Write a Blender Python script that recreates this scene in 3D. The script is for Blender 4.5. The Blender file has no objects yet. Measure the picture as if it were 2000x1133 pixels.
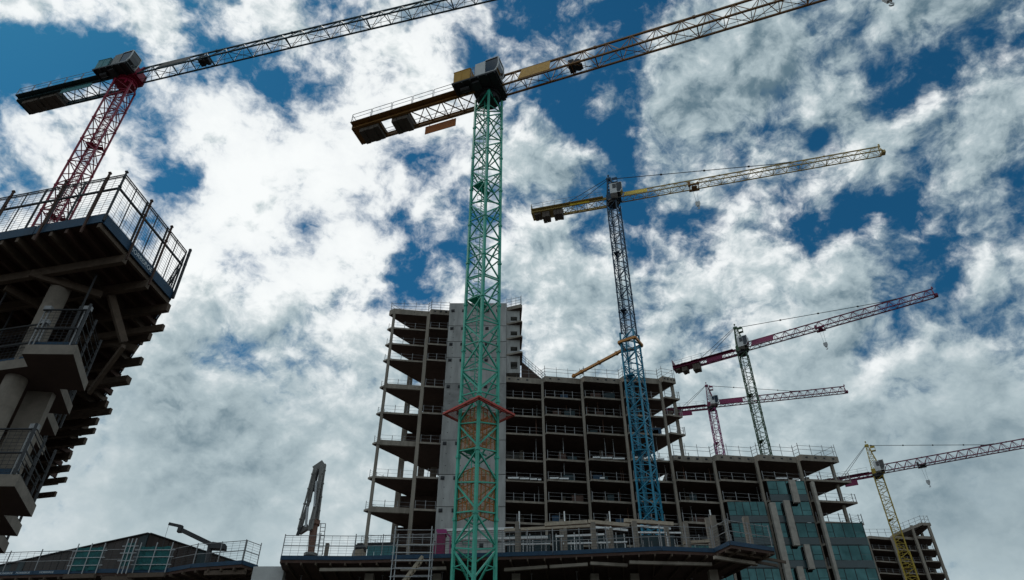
import bpy, math, random
from mathutils import Vector, Matrix
random.seed(7)
R = math.radians
S = bpy.context.scene
COL = S.collection

# ------------------------------------------------------------------ camera
H = 1.7
TH = R(38.33); F = 1420.0
cam = bpy.data.cameras.new('camera'); camo = bpy.data.objects.new('camera', cam); COL.objects.link(camo)
cam.sensor_width = 36.0; cam.lens = F/2000*36; cam.clip_start = 0.1; cam.clip_end = 6000
camo.location = (0, 0, H); camo.rotation_euler = (R(90)+TH, 0, 0)
S.camera = camo
# ------------------------------------------------------------------ light
SUN_AZ, SUN_EL = -68.0, 56.0          # clockwise from +Y
S.view_settings.view_transform = 'Standard'; S.view_settings.look = 'None'
S.view_settings.exposure = 0.0; S.view_settings.gamma = 1.0
W = bpy.data.worlds.new('World'); S.world = W; W.use_nodes = True
sl = bpy.data.lights.new('sun', 'SUN'); sl.energy = 0.8; sl.angle = R(12); sl.color = (1, .95, .88)
so = bpy.data.objects.new('sun', sl); COL.objects.link(so)
sd = Vector((math.sin(R(SUN_AZ))*math.cos(R(SUN_EL)), math.cos(R(SUN_AZ))*math.cos(R(SUN_EL)), math.sin(R(SUN_EL))))
so.rotation_euler = sd.to_track_quat('Z', 'Y').to_euler(); so.location = (0, 0, 150)


def ray(u, v):
    x = (u-1000)/F; up = (566.5-v)/F
    return Vector((x, math.cos(TH)-up*math.sin(TH), math.sin(TH)+up*math.cos(TH)))
def PY(u, v, Y):
    d = ray(u, v); return Vector((0, 0, H))+d*(Y/d.y)
def PZ(u, v, Z):
    d = ray(u, v); return Vector((0, 0, H))+d*((Z-H)/d.z)

# ------------------------------------------------------------------ sky
def build_sky():
    nt = W.node_tree; N = nt.nodes; L = nt.links; N.clear()
    def node(t, **k):
        n = N.new(t)
        for a, b in k.items(): setattr(n, a, b)
        return n
    def put(sock, v):
        if isinstance(v, (int, float, tuple, list, Vector)): sock.default_value = v
        else: L.new(v, sock)
    def M(op, a, b=0.0, c=0.0):
        n = node('ShaderNodeMath', operation=op); put(n.inputs[0], a); put(n.inputs[1], b); put(n.inputs[2], c); return n.outputs[0]
    def V(op, a, b=(0, 0, 0), s=None):
        n = node('ShaderNodeVectorMath', operation=op); put(n.inputs[0], a); put(n.inputs[1], b)
        if s is not None: put(n.inputs['Scale'], s)
        return n.outputs['Value'] if op in ('DOT_PRODUCT', 'LENGTH') else n.outputs[0]
    def noise(vec, scale, det, rough, dist=0.0, col=False):
        n = node('ShaderNodeTexNoise'); n.noise_dimensions = '3D'
        put(n.inputs['Vector'], vec); put(n.inputs['Scale'], scale); put(n.inputs['Detail'], det); put(n.inputs['Roughness'], rough); put(n.inputs['Distortion'], dist)
        return n.outputs['Color'] if col else n.outputs[0]
    def sm(x, a, b, lo=0.0, hi=1.0):
        n = node('ShaderNodeMapRange', interpolation_type='SMOOTHSTEP')
        put(n.inputs['Value'], x); n.inputs['From Min'].default_value = a; n.inputs['From Max'].default_value = b
        n.inputs['To Min'].default_value = lo; n.inputs['To Max'].default_value = hi
        return n.outputs[0]
    def mixc(f, a, b):
        n = node('ShaderNodeMix', data_type='RGBA'); put(n.inputs[0], f); put(n.inputs[6], a); put(n.inputs[7], b); return n.outputs[2]
    tc = node('ShaderNodeTexCoord'); d = V('NORMALIZE', tc.outputs['Generated'])
    sp = node('ShaderNodeSeparateXYZ'); L.new(d, sp.inputs[0])
    p = V('MULTIPLY', d, (1.0, 1.0, 1.25))
    wn = V('SUBTRACT', noise(p, 7.0, 5, .6, col=True), (.5, .5, .5))
    dw = V('ADD', d, V('SCALE', wn, s=0.16))
    pw = V('ADD', p, V('SCALE', wn, s=0.06))
    n1 = noise(pw, 8.6, 13, .61, 0.0)
    n1b = noise(V('ADD', pw, (-.010, -.004, .018)), 8.6, 6, .58, 0.0)
    n2 = noise(p, 3.2, 4, .5)
    n3 = noise(pw, 24.0, 9, .62)
    def blobs(lst, hole=True):
        tot = None
        for (u, v, rad, w) in lst:
            b = ray(u, v).normalized(); r = rad/F*math.cos(math.atan(math.hypot(u-1000, v-566)/F))
            w = w*(.74 if w < 0 else .8) if hole else w
            g = M('MULTIPLY', sm(V('LENGTH', V('SUBTRACT', dw, tuple(b))), 0.0, r*1.45, 1.0, 0.0), w)
            tot = g if tot is None else M('ADD', tot, g)
        return tot
    cov = blobs([(150, 130, 140, -.36), (60, 180, 60, .06), (60, 100, 60, -.16), (450, 130, 90, -.26), (500, 215, 60, .14), (630, 40, 90, -.20), (70, 30, 80, .30), (330, 40, 60, .08), (230, 60, 50, -.08),
                 (960, 30, 70, -.12), (1160, 320, 90, -.08), (1250, 190, 100, -.17), (1570, 120, 80, -.14), (1270, 20, 70, -.20), (1330, 90, 60, -.1), (1660, 300, 100, .08),
                 (1780, 450, 130, -.30), (1600, 470, 100, -.24), (1900, 590, 130, -.26), (1980, 520, 80, -.15), (330, 360, 60, -.24), (790, 545, 70, -.10), (1920, 330, 60, .06), (620, 130, 40, -.14),
                 (1130, 500, 60, -.22), (1390, 460, 110, -.22), (1240, 400, 60, -.1), (50, 250, 60, -.16), (290, 275, 40, -.16), (1520, 620, 80, -.16), (1790, 170, 130, -.16), (840, 360, 60, -.12), (800, 350, 40, -.08),
                 (480, 300, 190, .14), (760, 200, 150, .14), (600, 460, 180, .13), (150, 300, 80, .12), (560, 60, 50, .12), (1080, 60, 60, .08), (1480, 330, 120, .14), (1880, 370, 110, .20), (1440, 540, 110, .24), (1620, 570, 100, .14), (1900, 250, 80, .1),
                 (80, 330, 80, .12), (1430, 150, 110, .22), (1350, 290, 90, .12), (1720, 60, 90, .08),
                 (400, 850, 380, .22), (750, 850, 300, .20), (1080, 600, 130, .22), (1450, 760, 230, .16), (1750, 800, 230, .14), (900, 560, 80, .08)])
    cover = M('ADD', M('ADD', M('MULTIPLY', M('SUBTRACT', n1, .5), 2.3), cov), M('ADD', M('MULTIPLY', M('SUBTRACT', n3, .5), .34), .53))
    low = sm(sp.outputs[2], .60, .28, 0.0, .38); lowb = sm(sp.outputs[2], .60, .30, 0.0, .10)           # the layer closes up towards the horizon
    cover = M('ADD', cover, low)
    mask = M('MULTIPLY', sm(cover, .25, .66), sm(cover, .3, .95, .86, 1.0))
    # light and dark inside the clouds: relief, thickness, soft large patches
    rel = M('MULTIPLY', M('SUBTRACT', n1, n1b), 3.2)
    thick = sm(cover, .62, 1.05)
    shade = blobs([(430, 290, 330, .42), (800, 200, 280, .34), (80, 40, 130, .34), (100, 500, 220, .36), (650, 480, 280, .30), (900, 480, 200, .14), (1050, 80, 150, .12),
                   (470, 690, 140, -.06), (380, 790, 200, -.12), (620, 800, 160, -.04), (450, 950, 260, -.06), (1100, 640, 130, .16), (1450, 545, 130, .14), (1700, 720, 90, .20), (1500, 400, 120, .10), (650, 1000, 120, .08),
                   (1300, 200, 250, -.10), (1850, 160, 260, -.14), (1850, 800, 260, -.12), (1900, 1000, 240, -.18)], False)
    relw = sm(sp.outputs[2], .25, .66, .16, .85)          # far, low cloud shows less relief
    br = M('ADD', M('ADD', lowb, M('ADD', .53, shade)), M('MULTIPLY', relw, M('ADD', M('ADD', rel, M('MULTIPLY', M('SUBTRACT', n2, .5), .5)), M('MULTIPLY', M('SUBTRACT', n3, .5), .7))))
    br = M('SUBTRACT', br, M('MULTIPLY', thick, .10))
    br = M('MINIMUM', M('MAXIMUM', br, 0.0), 1.0)
    sky = node('ShaderNodeTexSky', sky_type='NISHITA'); sky.sun_disc = False
    sky.sun_elevation = R(SUN_EL); sky.sun_rotation = R(SUN_AZ); sky.air_density = 1.0; sky.dust_density = .3; sky.ozone_density = 4.0
    STR = 0.1
    gam = node('ShaderNodeMix', data_type='RGBA', blend_type='MULTIPLY'); gam.inputs[0].default_value = 1
    L.new(sky.outputs[0], gam.inputs[6]); gam.inputs[7].default_value = SKYTINT
    q = 1/STR
    cd = (.12*q, .195*q, .245*q, 1); cm = (.43*q, .525*q, .56*q, 1); cw = (.95*q, .98*q, .98*q, 1)
    cl = mixc(sm(br, 0.05, .55), cd, cm); cl = mixc(sm(br, .45, .95), cl, cw)
    out = mixc(mask, gam.outputs[2], cl)
    bg = node('ShaderNodeBackground'); L.new(out, bg.inputs[0]); bg.inputs[1].default_value = STR
    wo = node('ShaderNodeOutputWorld'); L.new(bg.outputs[0], wo.inputs[0])
SKYTINT = (.11, .50, .60, 1)
build_sky()
W.cycles.sampling_method = 'MANUAL'; W.cycles.sample_map_resolution = 512

# ------------------------------------------------------------------ materials
MAT = {}
def mat(name, col, rough=.7, metal=0.0, var=.25, scale=3.0, bump=0.0, dirt=0.0, alpha=1.0, spec=.4, streak=False):
    m = bpy.data.materials.new(name); m.use_nodes = True; nt = m.node_tree; b = nt.nodes['Principled BSDF']
    b.inputs['Roughness'].default_value = rough; b.inputs['Metallic'].default_value = metal; b.inputs['Specular IOR Level'].default_value = spec
    tc = nt.nodes.new('ShaderNodeTexCoord'); mp = nt.nodes.new('ShaderNodeMapping')
    geo = nt.nodes.new('ShaderNodeNewGeometry')
    nt.links.new(geo.outputs['Position'], mp.inputs['Vector'])
    if streak: mp.inputs['Scale'].default_value = (1, 1, .18)
    n = nt.nodes.new('ShaderNodeTexNoise'); n.inputs['Scale'].default_value = scale; n.inputs['Detail'].default_value = 7; n.inputs['Roughness'].default_value = .65
    nt.links.new(mp.outputs[0], n.inputs['Vector'])
    r = nt.nodes.new('ShaderNodeValToRGB'); nt.links.new(n.outputs[0], r.inputs[0])
    c = Vector(col)
    r.color_ramp.elements[0].position = .3; r.color_ramp.elements[1].position = .7
    r.color_ramp.elements[0].color = (*(c*(1-var)), 1); r.color_ramp.elements[1].color = (*[min(1, x*(1+var*.7)) for x in c], 1)
    last = r.outputs[0]
    if dirt > 0:
        n2 = nt.nodes.new('ShaderNodeTexNoise'); n2.inputs['Scale'].default_value = scale*.35; n2.inputs['Detail'].default_value = 9; n2.inputs['Roughness'].default_value = .7
        nt.links.new(mp.outputs[0], n2.inputs['Vector'])
        mr = nt.nodes.new('ShaderNodeMapRange'); mr.inputs['From Min'].default_value = .5; mr.inputs['From Max'].default_value = .72; mr.inputs['To Max'].default_value = dirt
        nt.links.new(n2.outputs[0], mr.inputs['Value'])
        mx = nt.nodes.new('ShaderNodeMix'); mx.data_type = 'RGBA'; nt.links.new(mr.outputs[0], mx.inputs[0]); nt.links.new(last, mx.inputs[6])
        mx.inputs[7].default_value = (*(c*.3+Vector((.02, .014, .008))), 1); last = mx.outputs[2]
    nt.links.new(last, b.inputs['Base Color'])
    if bump > 0:
        bp = nt.nodes.new('ShaderNodeBump'); bp.inputs['Strength'].default_value = bump; bp.inputs['Distance'].default_value = .02
        nt.links.new(n.outputs[0], bp.inputs['Height']); nt.links.new(bp.outputs[0], b.inputs['Normal'])
    if alpha < 1: b.inputs['Alpha'].default_value = alpha
    MAT[name] = m; return m
mat('concrete', (.27, .235, .195), .85, var=.3, scale=1.3, bump=.3, dirt=.65, streak=True)
mat('concrete_core', (.36, .36, .35), .85, var=.3, scale=1.0, bump=.3, dirt=.6, streak=True)
mat('concrete_core_dark', (.27, .27, .265), .85, var=.3, scale=.8, bump=.3, dirt=.6)
mat('concrete_core_pale', (.38, .38, .37), .85, var=.28, scale=1.3, bump=.3, dirt=.55, streak=True)
mat('concrete_shaded', (.085, .055, .045), .9, var=.25, scale=.9, dirt=.5)  # brown concrete, darkened so undersides and interiors carry painted-in shade
mat('concrete_tan', (.22, .19, .16), .85, var=.25, scale=3, bump=.25, dirt=.5)
mat('precast', (.36, .33, .29), .85, var=.2, scale=2, bump=.25, dirt=.4)
mat('formwork_ply', (.07, .036, .026), .8, var=.35, scale=2.5, dirt=.5)
mat('timber', (.10, .07, .05), .8, var=.3, scale=6, dirt=.4)
mat('timber_pale', (.42, .35, .27), .8, var=.25, scale=5, dirt=.3)
mat('galvanised', (.36, .37, .38), .5, .5, var=.25, scale=8, dirt=.3)
mat('rail_steel', (.24, .24, .245), .5, .5, var=.3, scale=8, dirt=.3)
mat('dark_steel', (.035, .036, .04), .55, .3, var=.3, scale=4, dirt=.3)
mat('wire', (.05, .055, .06), .5, .6, var=.2)
mat('blue_board', (.006, .042, .09), .6, var=.3, scale=3, dirt=.45)
mat('white_paint', (.74, .75, .75), .5, var=.08, scale=3, dirt=.2)
mat('letter_white', (.62, .68, .72), .6, var=.15, scale=9)
mat('cab_white', (.55, .56, .56), .4, var=.08, scale=2, dirt=.15)
mat('cab_grey', (.17, .165, .155), .45, var=.12, scale=2, dirt=.2)
mat('glass_dark', (.012, .014, .017), .08, var=.1, spec=.8)
mat('mast_red', (.25, .008, .035), .45, var=.2, scale=1.5, dirt=.35)
mat('mast_green', (.032, .37, .265), .45, var=.2, scale=1.2, dirt=.55)
mat('mast_blue_backlit', (.006, .04, .085), .5, var=.25, scale=1.5, dirt=.4)  # upper mast blue, backlit darkness put into the colour
mat('mast_blue', (.008, .21, .34), .45, var=.2, scale=1.5, dirt=.35)
mat('mast_darkgreen', (.035, .09, .04), .5, var=.25, scale=1.5, dirt=.35)
mat('mast_magenta', (.30, .03, .16), .5, var=.2, scale=1.5, dirt=.3)
mat('mast_yellow', (.38, .27, .025), .5, var=.2, scale=1.5, dirt=.3)
mat('jib_teal', (.014, .045, .055), .45, var=.25, scale=2, dirt=.3)
mat('teal_box', (.05, .20, .22), .5, var=.15, scale=1.5, dirt=.25)
mat('jib_brown', (.24, .115, .03), .5, var=.25, scale=2, dirt=.4)
mat('mustard', (.46, .25, .03), .55, var=.15, scale=1.5, dirt=.3)
mat('orange_sign', (.42, .12, .012), .55, var=.15, scale=2, dirt=.25)
mat('jib_yellow', (.46, .34, .12), .5, var=.2, scale=2, dirt=.3)
mat('sign_yellow', (.60, .42, .02), .5, var=.1, scale=2, dirt=.2)
mat('jib_magenta', (.17, .012, .06), .5, var=.25, scale=2, dirt=.3)
mat('sign_magenta', (.17, .004, .055), .5, var=.12, scale=2, dirt=.15)
mat('sign_grey', (.12, .12, .12), .95, var=.2, spec=.05, scale=3, dirt=.3)
mat('ballast', (.11, .09, .075), .9, var=.25, scale=2, dirt=.5)
mat('strut_orange', (.52, .22, .04), .5, var=.2, scale=2, dirt=.3)
mat('guard_red', (.42, .035, .02), .5, var=.2, scale=2, dirt=.2)
mat('orange_mesh', (.34, .13, .015), .6, var=.3, scale=3, alpha=.33)
mat('red_mesh', (.40, .08, .05), .6, var=.25, scale=3, alpha=.35)
mat('teal_net', (.015, .15, .155), .8, var=.5, scale=2.2, alpha=.6)
mat('cladding', (.026, .015, .012), .6, .2, var=.6, scale=1.4, dirt=.5, streak=True)
mat('cladding_teal', (.012, .03, .036), .6, .2, var=.5, scale=1.4, streak=True)
mat('glass_teal', (.045, .10, .105), .06, 1.0, var=.45, scale=.35, spec=.9, bump=.04)
mat('spandrel', (.012, .04, .05), .3, var=.2, scale=1, spec=.6)
mat('white_wall', (.52, .52, .51), .85, var=.12, scale=1, dirt=.35)
mat('boom_grey', (.19, .185, .175), .5, var=.3, scale=3, dirt=.5)
mat('boom_rust', (.20, .10, .07), .6, var=.3, scale=3, dirt=.5)
mat('ground', (.085, .075, .065), .95, var=.35, scale=.3, bump=.4, dirt=.4)

# ------------------------------------------------------------------ mesh builder
class MB:
    def __init__(s): s.v = []; s.f = []
    def hexa(s, c):
        b = len(s.v); s.v += [tuple(x) for x in c]
        s.f += [(b, b+3, b+2, b+1), (b+4, b+5, b+6, b+7), (b, b+1, b+5, b+4), (b+1, b+2, b+6, b+5), (b+2, b+3, b+7, b+6), (b+3, b, b+4, b+7)]
        return s
    def box(s, x0, x1, y0, y1, z0, z1):
        return s.hexa([(x0, y0, z0), (x1, y0, z0), (x1, y1, z0), (x0, y1, z0), (x0, y0, z1), (x1, y0, z1), (x1, y1, z1), (x0, y1, z1)])
    def beam(s, p, q, w, h=None, up=(0, 0, 1)):
        p = Vector(p); q = Vector(q); h = h or w; d = (q-p)
        if d.length < 1e-6: return s
        d.normalize(); u = Vector(up)
        if abs(d.dot(u)) > .97: u = Vector((1, 0, 0)) if abs(d.x) < .9 else Vector((0, 1, 0))
        a = d.cross(u).normalized(); b = a.cross(d).normalized()
        a *= w/2; b *= h/2
        return s.hexa([p-a-b, p+a-b, p+a+b, p-a+b, q-a-b, q+a-b, q+a+b, q-a+b])
    def tube(s, p, q, r, n=10, r2=None):
        p = Vector(p); q = Vector(q); r2 = r if r2 is None else r2
        d = (q-p).normalized(); u = Vector((0, 0, 1)) if abs(d.z) < .9 else Vector((1, 0, 0))
        a = d.cross(u).normalized(); b = d.cross(a); k = len(s.v)
        for (c, rr) in ((p, r), (q, r2)):
            for i in range(n):
                t = 2*math.pi*i/n; s.v.append(tuple(c+a*math.cos(t)*rr+b*math.sin(t)*rr))
        for i in range(n): s.f.append((k+i, k+(i+1) % n, k+n+(i+1) % n, k+n+i))
        s.f.append(tuple(range(k+n-1, k-1, -1))); s.f.append(tuple(range(k+n, k+2*n)))
        return s
    def prism(s, poly, z0, z1):
        n = len(poly); k = len(s.v)
        area = sum(poly[i][0]*poly[(i+1) % n][1]-poly[(i+1) % n][0]*poly[i][1] for i in range(n))
        if area < 0: poly = list(reversed(poly))
        s.v += [(p[0], p[1], z0) for p in poly]+[(p[0], p[1], z1) for p in poly]
        for i in range(n): s.f.append((k+i, k+(i+1) % n, k+n+(i+1) % n, k+n+i))
        s.f.append(tuple(range(k+n-1, k-1, -1))); s.f.append(tuple(range(k+n, k+2*n)))
        return s
    def profile_y(s, prof, y0, y1):         # closed xz outline extruded along y
        n = len(prof); k = len(s.v)
        s.v += [(x, y0, z) for x, z in prof]+[(x, y1, z) for x, z in prof]
        for i in range(n): s.f.append((k+i, k+n+i, k+n+(i+1) % n, k+(i+1) % n))
        s.f.append(tuple(range(k, k+n))); s.f.append(tuple(range(k+2*n-1, k+n-1, -1)))
        return s
    def mesh(s, name, m, origin=(0, 0, 0)):
        me = bpy.data.meshes.new(name); o = Vector(origin)
        me.from_pydata([tuple(Vector(v)-o) for v in s.v], [], s.f); me.materials.append(MAT[m]); me.validate(); me.update(); return me
    def build(s, name, m, parent=None, loc=(0, 0, 0), rz=0.0, origin=None, smooth=False):
        """origin None: vertices are local. origin given: vertices are world, origin is the parent's place"""
        me = s.mesh(name, m, origin or (0, 0, 0))
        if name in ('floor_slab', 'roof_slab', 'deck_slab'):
            me.materials.append(MAT['concrete_shaded'])  # undersides get the copy with shade painted in
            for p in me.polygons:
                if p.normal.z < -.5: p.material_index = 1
        return link(name, me, parent, loc, rz)
def link(name, me, parent=None, loc=(0, 0, 0), rz=0.0):
    o = bpy.data.objects.new(name, me); COL.objects.link(o); o.parent = parent; o.location = loc; o.rotation_euler = (0, 0, rz); return o
def thing(name, label, cat, loc=(0, 0, 0), rz=0.0, group=None):
    o = bpy.data.objects.new(name, None); COL.objects.link(o); o.location = loc; o.rotation_euler = (0, 0, rz); o.empty_display_size = .5
    o['label'] = label; o['category'] = cat
    if group: o['group'] = group
    return o
def tag(o, label, cat, group=None):
    o['label'] = label; o['category'] = cat
    if group: o['group'] = group
    return o

# ------------------------------------------------------------------ ground
g = MB(); g.prism([(-3000, -3000), (3000, -3000), (3000, 3000), (-3000, 3000)], -.5, 0)
o = g.build('ground', 'ground'); o['kind'] = 'structure'

# ------------------------------------------------------------------ tower cranes
def mast_section(w, h, ct, bt):
    m = MB(); a = w/2; c = [(-a, -a), (a, -a), (a, a), (-a, a)]
    for (x, y) in c:
        m.box(x-ct/2, x+ct/2, y-ct/2, y+ct/2, 0, h)
        m.box(x-ct*.72, x+ct*.72, y-ct*.72, y+ct*.72, -.10, .10)
    for i in range(4):
        p = Vector((*c[i], 0)); q = Vector((*c[(i+1) % 4], 0))
        if i % 2: p, q = q, p
        Z = lambda v, z: v+Vector((0, 0, z))
        m.beam(Z(p, h), Z(q, h*.62), bt); m.beam(Z(q, h*.54), Z(p, .06*h), bt)
        m.beam(Z(p, h*.46), Z(q, h*.58), bt*.85); m.beam(Z(p, h*.02), Z(q, h*.10), bt*.85)
        m.beam(Z(q, h*.3), Z((p+q)/2, h*.3), bt*.6)
    return m
def ladder_mesh(w, h):
    m = MB(); x = -w*.18; y = w*.12
    m.beam((x, y, 0), (x, y, h), .05); m.beam((x+.42, y, 0), (x+.42, y, h), .05)
    n = int(h/.3)
    for i in range(n): m.beam((x, y, .15+i*.3), (x+.42, y, .15+i*.3), .03)
    for i in range(int(h/.8)):
        z = .4+i*.8
        pts = [(x, y, z), (x-.12, y+.4, z), (x+.21, y+.72, z), (x+.54, y+.4, z), (x+.42, y, z)]
        for j in range(4): m.beam(pts[j], pts[j+1], .03)
    return m
def plat_mesh(w):
    m = MB(); a = w*.46; m.box(-a, -.05*a, -a*.2, a, -.02, .02); m.box(-.05*a, a, .35*a, a, -.02, .02)
    m.beam((-a, 0, -.09), (a, 0, -.09), .1); return m
def jib_section(n, pl, wy, hz, ct, bt):
    """triangular lattice: two bottom chords, one top chord, n panels of pl metres"""
    m = MB(); Ln = n*pl
    for y in (-wy/2, wy/2): m.beam((0, y, 0), (Ln, y, 0), ct)
    m.beam((0, 0, hz), (Ln, 0, hz), ct*1.1)
    for i in range(n):
        x0, x1, xm = i*pl, (i+1)*pl, (i+.5)*pl
        for y in (-wy/2, wy/2):
            m.beam((x0, y, 0), (xm, 0, hz), bt); m.beam((xm, 0, hz), (x1, y, 0), bt)
            m.beam((xm, y, 0), (xm, 0, hz), bt*.55)
        s = 1 if i % 2 else -1
        m.beam((x0, -s*wy/2, 0), (x1, s*wy/2, 0), bt*.8); m.beam((x0, -wy/2, 0), (x0, wy/2, 0), bt)
    m.box(-.05, .05, -wy/2-ct*.3, wy/2+ct*.3, -ct*.62, ct*.62)
    m.beam((0, 0, hz-.12), (0, 0, hz+.14), ct*1.5)
    return m
def handrail(m, p, q, h=1.1, step=1.8, t=.04, inset=.06):
    p = Vector(p); q = Vector(q); L_ = (q-p).length; n = max(1, round(L_/step)); up = Vector((0, 0, 1))
    for i in range(n):
        a = p.lerp(q, i/n)+(q-p).normalized()*inset; b = p.lerp(q, (i+1)/n)-(q-p).normalized()*inset
        m.beam(a, a+up*h, t); m.beam(b, b+up*h, t); m.beam(a+up*h, b+up*h, t); m.beam(a+up*h*.5, b+up*h*.5, t*.8)

def crane(name, label, X, Y, Zt, w, h, rot, az, jl, cl, mm, jm, kind, opt):
    root = thing(name, label, 'crane', (X, Y, 0), 0, 'tower cranes on the site')
    ct = opt.get('ct', .2); bt = opt.get('bt', .085); zsp = opt.get('split'); nsec = 0
    # mast
    secs = []; z = Zt
    zlow = opt.get('zlow', 0)
    me = mast_section(w, h, ct, bt).mesh('mast_section', mm)
    ml = ladder_mesh(w, h).mesh('ladder', opt.get('lad', mm)); mp = plat_mesh(w).mesh('rest_platform', mm)
    if zsp:
        w2 = opt['w2']; me2 = mast_section(w2, h, ct*1.25, bt*1.3).mesh('mast_section_low', opt['mm2'])
        ml2 = ladder_mesh(w2, h).mesh('ladder', opt['mm2']); mp2 = plat_mesh(w2).mesh('rest_platform', opt['mm2'])
    k = 0
    while z > zlow+.01:
        z -= h; k += 1
        if z < 0: break
        low = zsp and z+h*.5 < zsp
        s = link('mast_section', me2 if low else me, root, (0, 0, z), rot)
        link('ladder', ml2 if low else ml, s)
        if k % opt.get('pe', 3) == 0: link('rest_platform', mp2 if low else mp, s, (0, 0, h*.12))
    zb = max(z, 0) if z >= 0 else z+h
    if zb > .05:      # flared bottom frame down to the footing
        m = MB(); a = w/2; b = w/2*opt.get('flare', 1.0); zz = zb
        for (x, y) in ((-1, -1), (1, -1), (1, 1), (-1, 1)):
            f1 = max(0, zz-opt.get('flare_h', 3.0))
            m.beam((x*a, y*a, zz), (x*b, y*b, f1), ct*1.15)
            if f1 > 0: m.beam((x*b, y*b, f1), (x*b, y*b, 0), ct*1.15)
        nb = max(1, int(zz/3.2))
        for i in range(nb):
            t0 = zz*(1-i/nb); t1 = zz*(1-(i+1)/nb)
            fa = lambda t: b if t < zz-opt.get('flare_h', 3.0) else a+(b-a)*(zz-t)/opt.get('flare_h', 3.0)
            cs = [(-1, -1), (1, -1), (1, 1), (-1, 1)]
            for j in range(4):
                p = cs[j]; q = cs[(j+1) % 4]
                if j % 2: p, q = q, p
                tm = (t0+t1)/2
                m.beam((p[0]*fa(t0), p[1]*fa(t0), t0), (q[0]*fa(tm), q[1]*fa(tm), tm), bt*1.1); m.beam((q[0]*fa(tm), q[1]*fa(tm), tm), (p[0]*fa(t1), p[1]*fa(t1), t1), bt*1.1)
                m.beam((p[0]*fa(tm), p[1]*fa(tm), tm-.25), (q[0]*fa(tm), q[1]*fa(tm), tm+.1), bt)
        m.build('base_frame', opt.get('mm2', mm), root, rz=rot)
    MB().box(-w*1.6, w*1.6, -w*1.6, w*1.6, 0, .35).build('footing', 'concrete', root, rz=rot)
    # slewing part, local x along the jib, z = 0 at the mast top
    def part(mb, nm, mt, parent=None):
        return mb.build(nm, mt, parent or root, (0, 0, Zt) if parent is None else (0, 0, 0), az if parent is None else 0)
    a = w/2
    m = MB(); m.tube((0, 0, -.1), (0, 0, .35), a*1.15, 20); m.tube((0, 0, .35), (0, 0, .62), a*1.3, 20)
    for sx in (-1, 1):
        for sy in (-1, 1): m.beam((sx*a, sy*a, -.9), (sx*a*.8, sy*a*.8, .1), ct*.9)
    part(m, 'slewing_ring', opt.get('ringm', 'dark_steel'))
    zj = .95; wy = opt.get('wy', 1.5); hz = opt.get('hz', 1.75); xr = a+.55
    if kind == 'flat':
        m = MB(); m.box(-1.3, 1.45, -.95, .95, .62, 2.35); m.box(1.2, xr+.2, -.8, .8, .75, 1.15); m.beam((.6, 0, 2.3), (xr+.1, 0, zj+hz), .3)
        part(m, 'turntable', opt.get('headm', 'dark_steel'))
        m = MB(); m.box(-2.9, 1.75, -2.52, -.96, .66, .86)
        for i in range(6): m.beam((-2.7+i*.85, -2.5, .56), (-2.7+i*.85, -1.0, .56), .12)
        m.tube((-2.2, -1.7, .42), (-1.3, -1.7, .42), .28, 12); m.box(-.9, -.2, -2.2, -1.2, .3, .62)
        pl = part(m, 'cab_platform', 'dark_steel')
        m = MB(); m.box(-2.75, -1.05, -2.45, -1.15, .87, 2.55); bx = part(m, 'equipment_box', opt['boxm'])
        m = MB()
        for zz in (.9, 2.52): m.box(-2.79, -1.01, -2.49, -1.11, zz-.03, zz+.03)
        m.box(-1.95, -1.90, -2.48, -2.451, .95, 2.48); part(m, 'box_trim', opt['boxm'], bx)
        # ladder hoop between box and cab
        m = MB()
        for x in (-.95, -.62): m.beam((x, -2.3, .87), (x, -2.3, 2.5), .04)
        for i in range(6): m.beam((-.95, -2.3, 1.0+i*.28), (-.62, -2.3, 1.0+i*.28), .03)
        for i in range(6):
            t0, t1 = math.pi*i/6, math.pi*(i+1)/6
            m.beam((-.785-.165*math.cos(t0), -2.3, 2.5+.2*math.sin(t0)), (-.785-.165*math.cos(t1), -2.3, 2.5+.2*math.sin(t1)), .04)
        part(m, 'access_ladder', 'rail_steel')
        y0, y1 = -2.5, -1.05
        m = MB(); m.profile_y([(-.5, .87), (.55, .87), (.55, 2.85), (-.5, 2.75)], y0, y1); cab = part(m, 'cab', opt.get('cabm', 'cab_white'))
        fr = [(.56, .87), (1.55, .87), (1.80, 1.4), (1.92, 2.1), (1.88, 2.95), (.56, 2.86)]
        m = MB(); m.profile_y(fr, y0+.05, y1-.05); part(m, 'cab_window', 'glass_dark', cab)
        m = MB()
        edge = fr[1:5]
        for yy in (y0+.02, y1-.02):
            for i in range(3): m.beam((edge[i][0], yy, edge[i][1]), (edge[i+1][0], yy, edge[i+1][1]), .10)
            m.beam((.56, yy, .9), (1.55, yy, .9), .09); m.beam((.56, yy, 2.88), (1.88, yy, 2.97), .09)
        for e in (edge[0], edge[3]): m.beam((e[0], y0, e[1]), (e[0], y1, e[1]), .10)
        m.beam((1.88, (y0+y1)/2, 1.9), (1.2, (y0+y1)/2, .9), .04)
        part(m, 'cab_frame', opt.get('cabf', 'cab_white'), cab)
    else:
        m = MB(); m.box(-1.1, 1.2, -a*.95, a*.95, .62, 1.9); m.box(1.1, xr+.1, -.6, .6, .75, 1.1)
        part(m, 'turntable', opt.get('headm', mm))
        ap = (-.35, 0, opt.get('apex', 8.2))
        m = MB()
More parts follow.
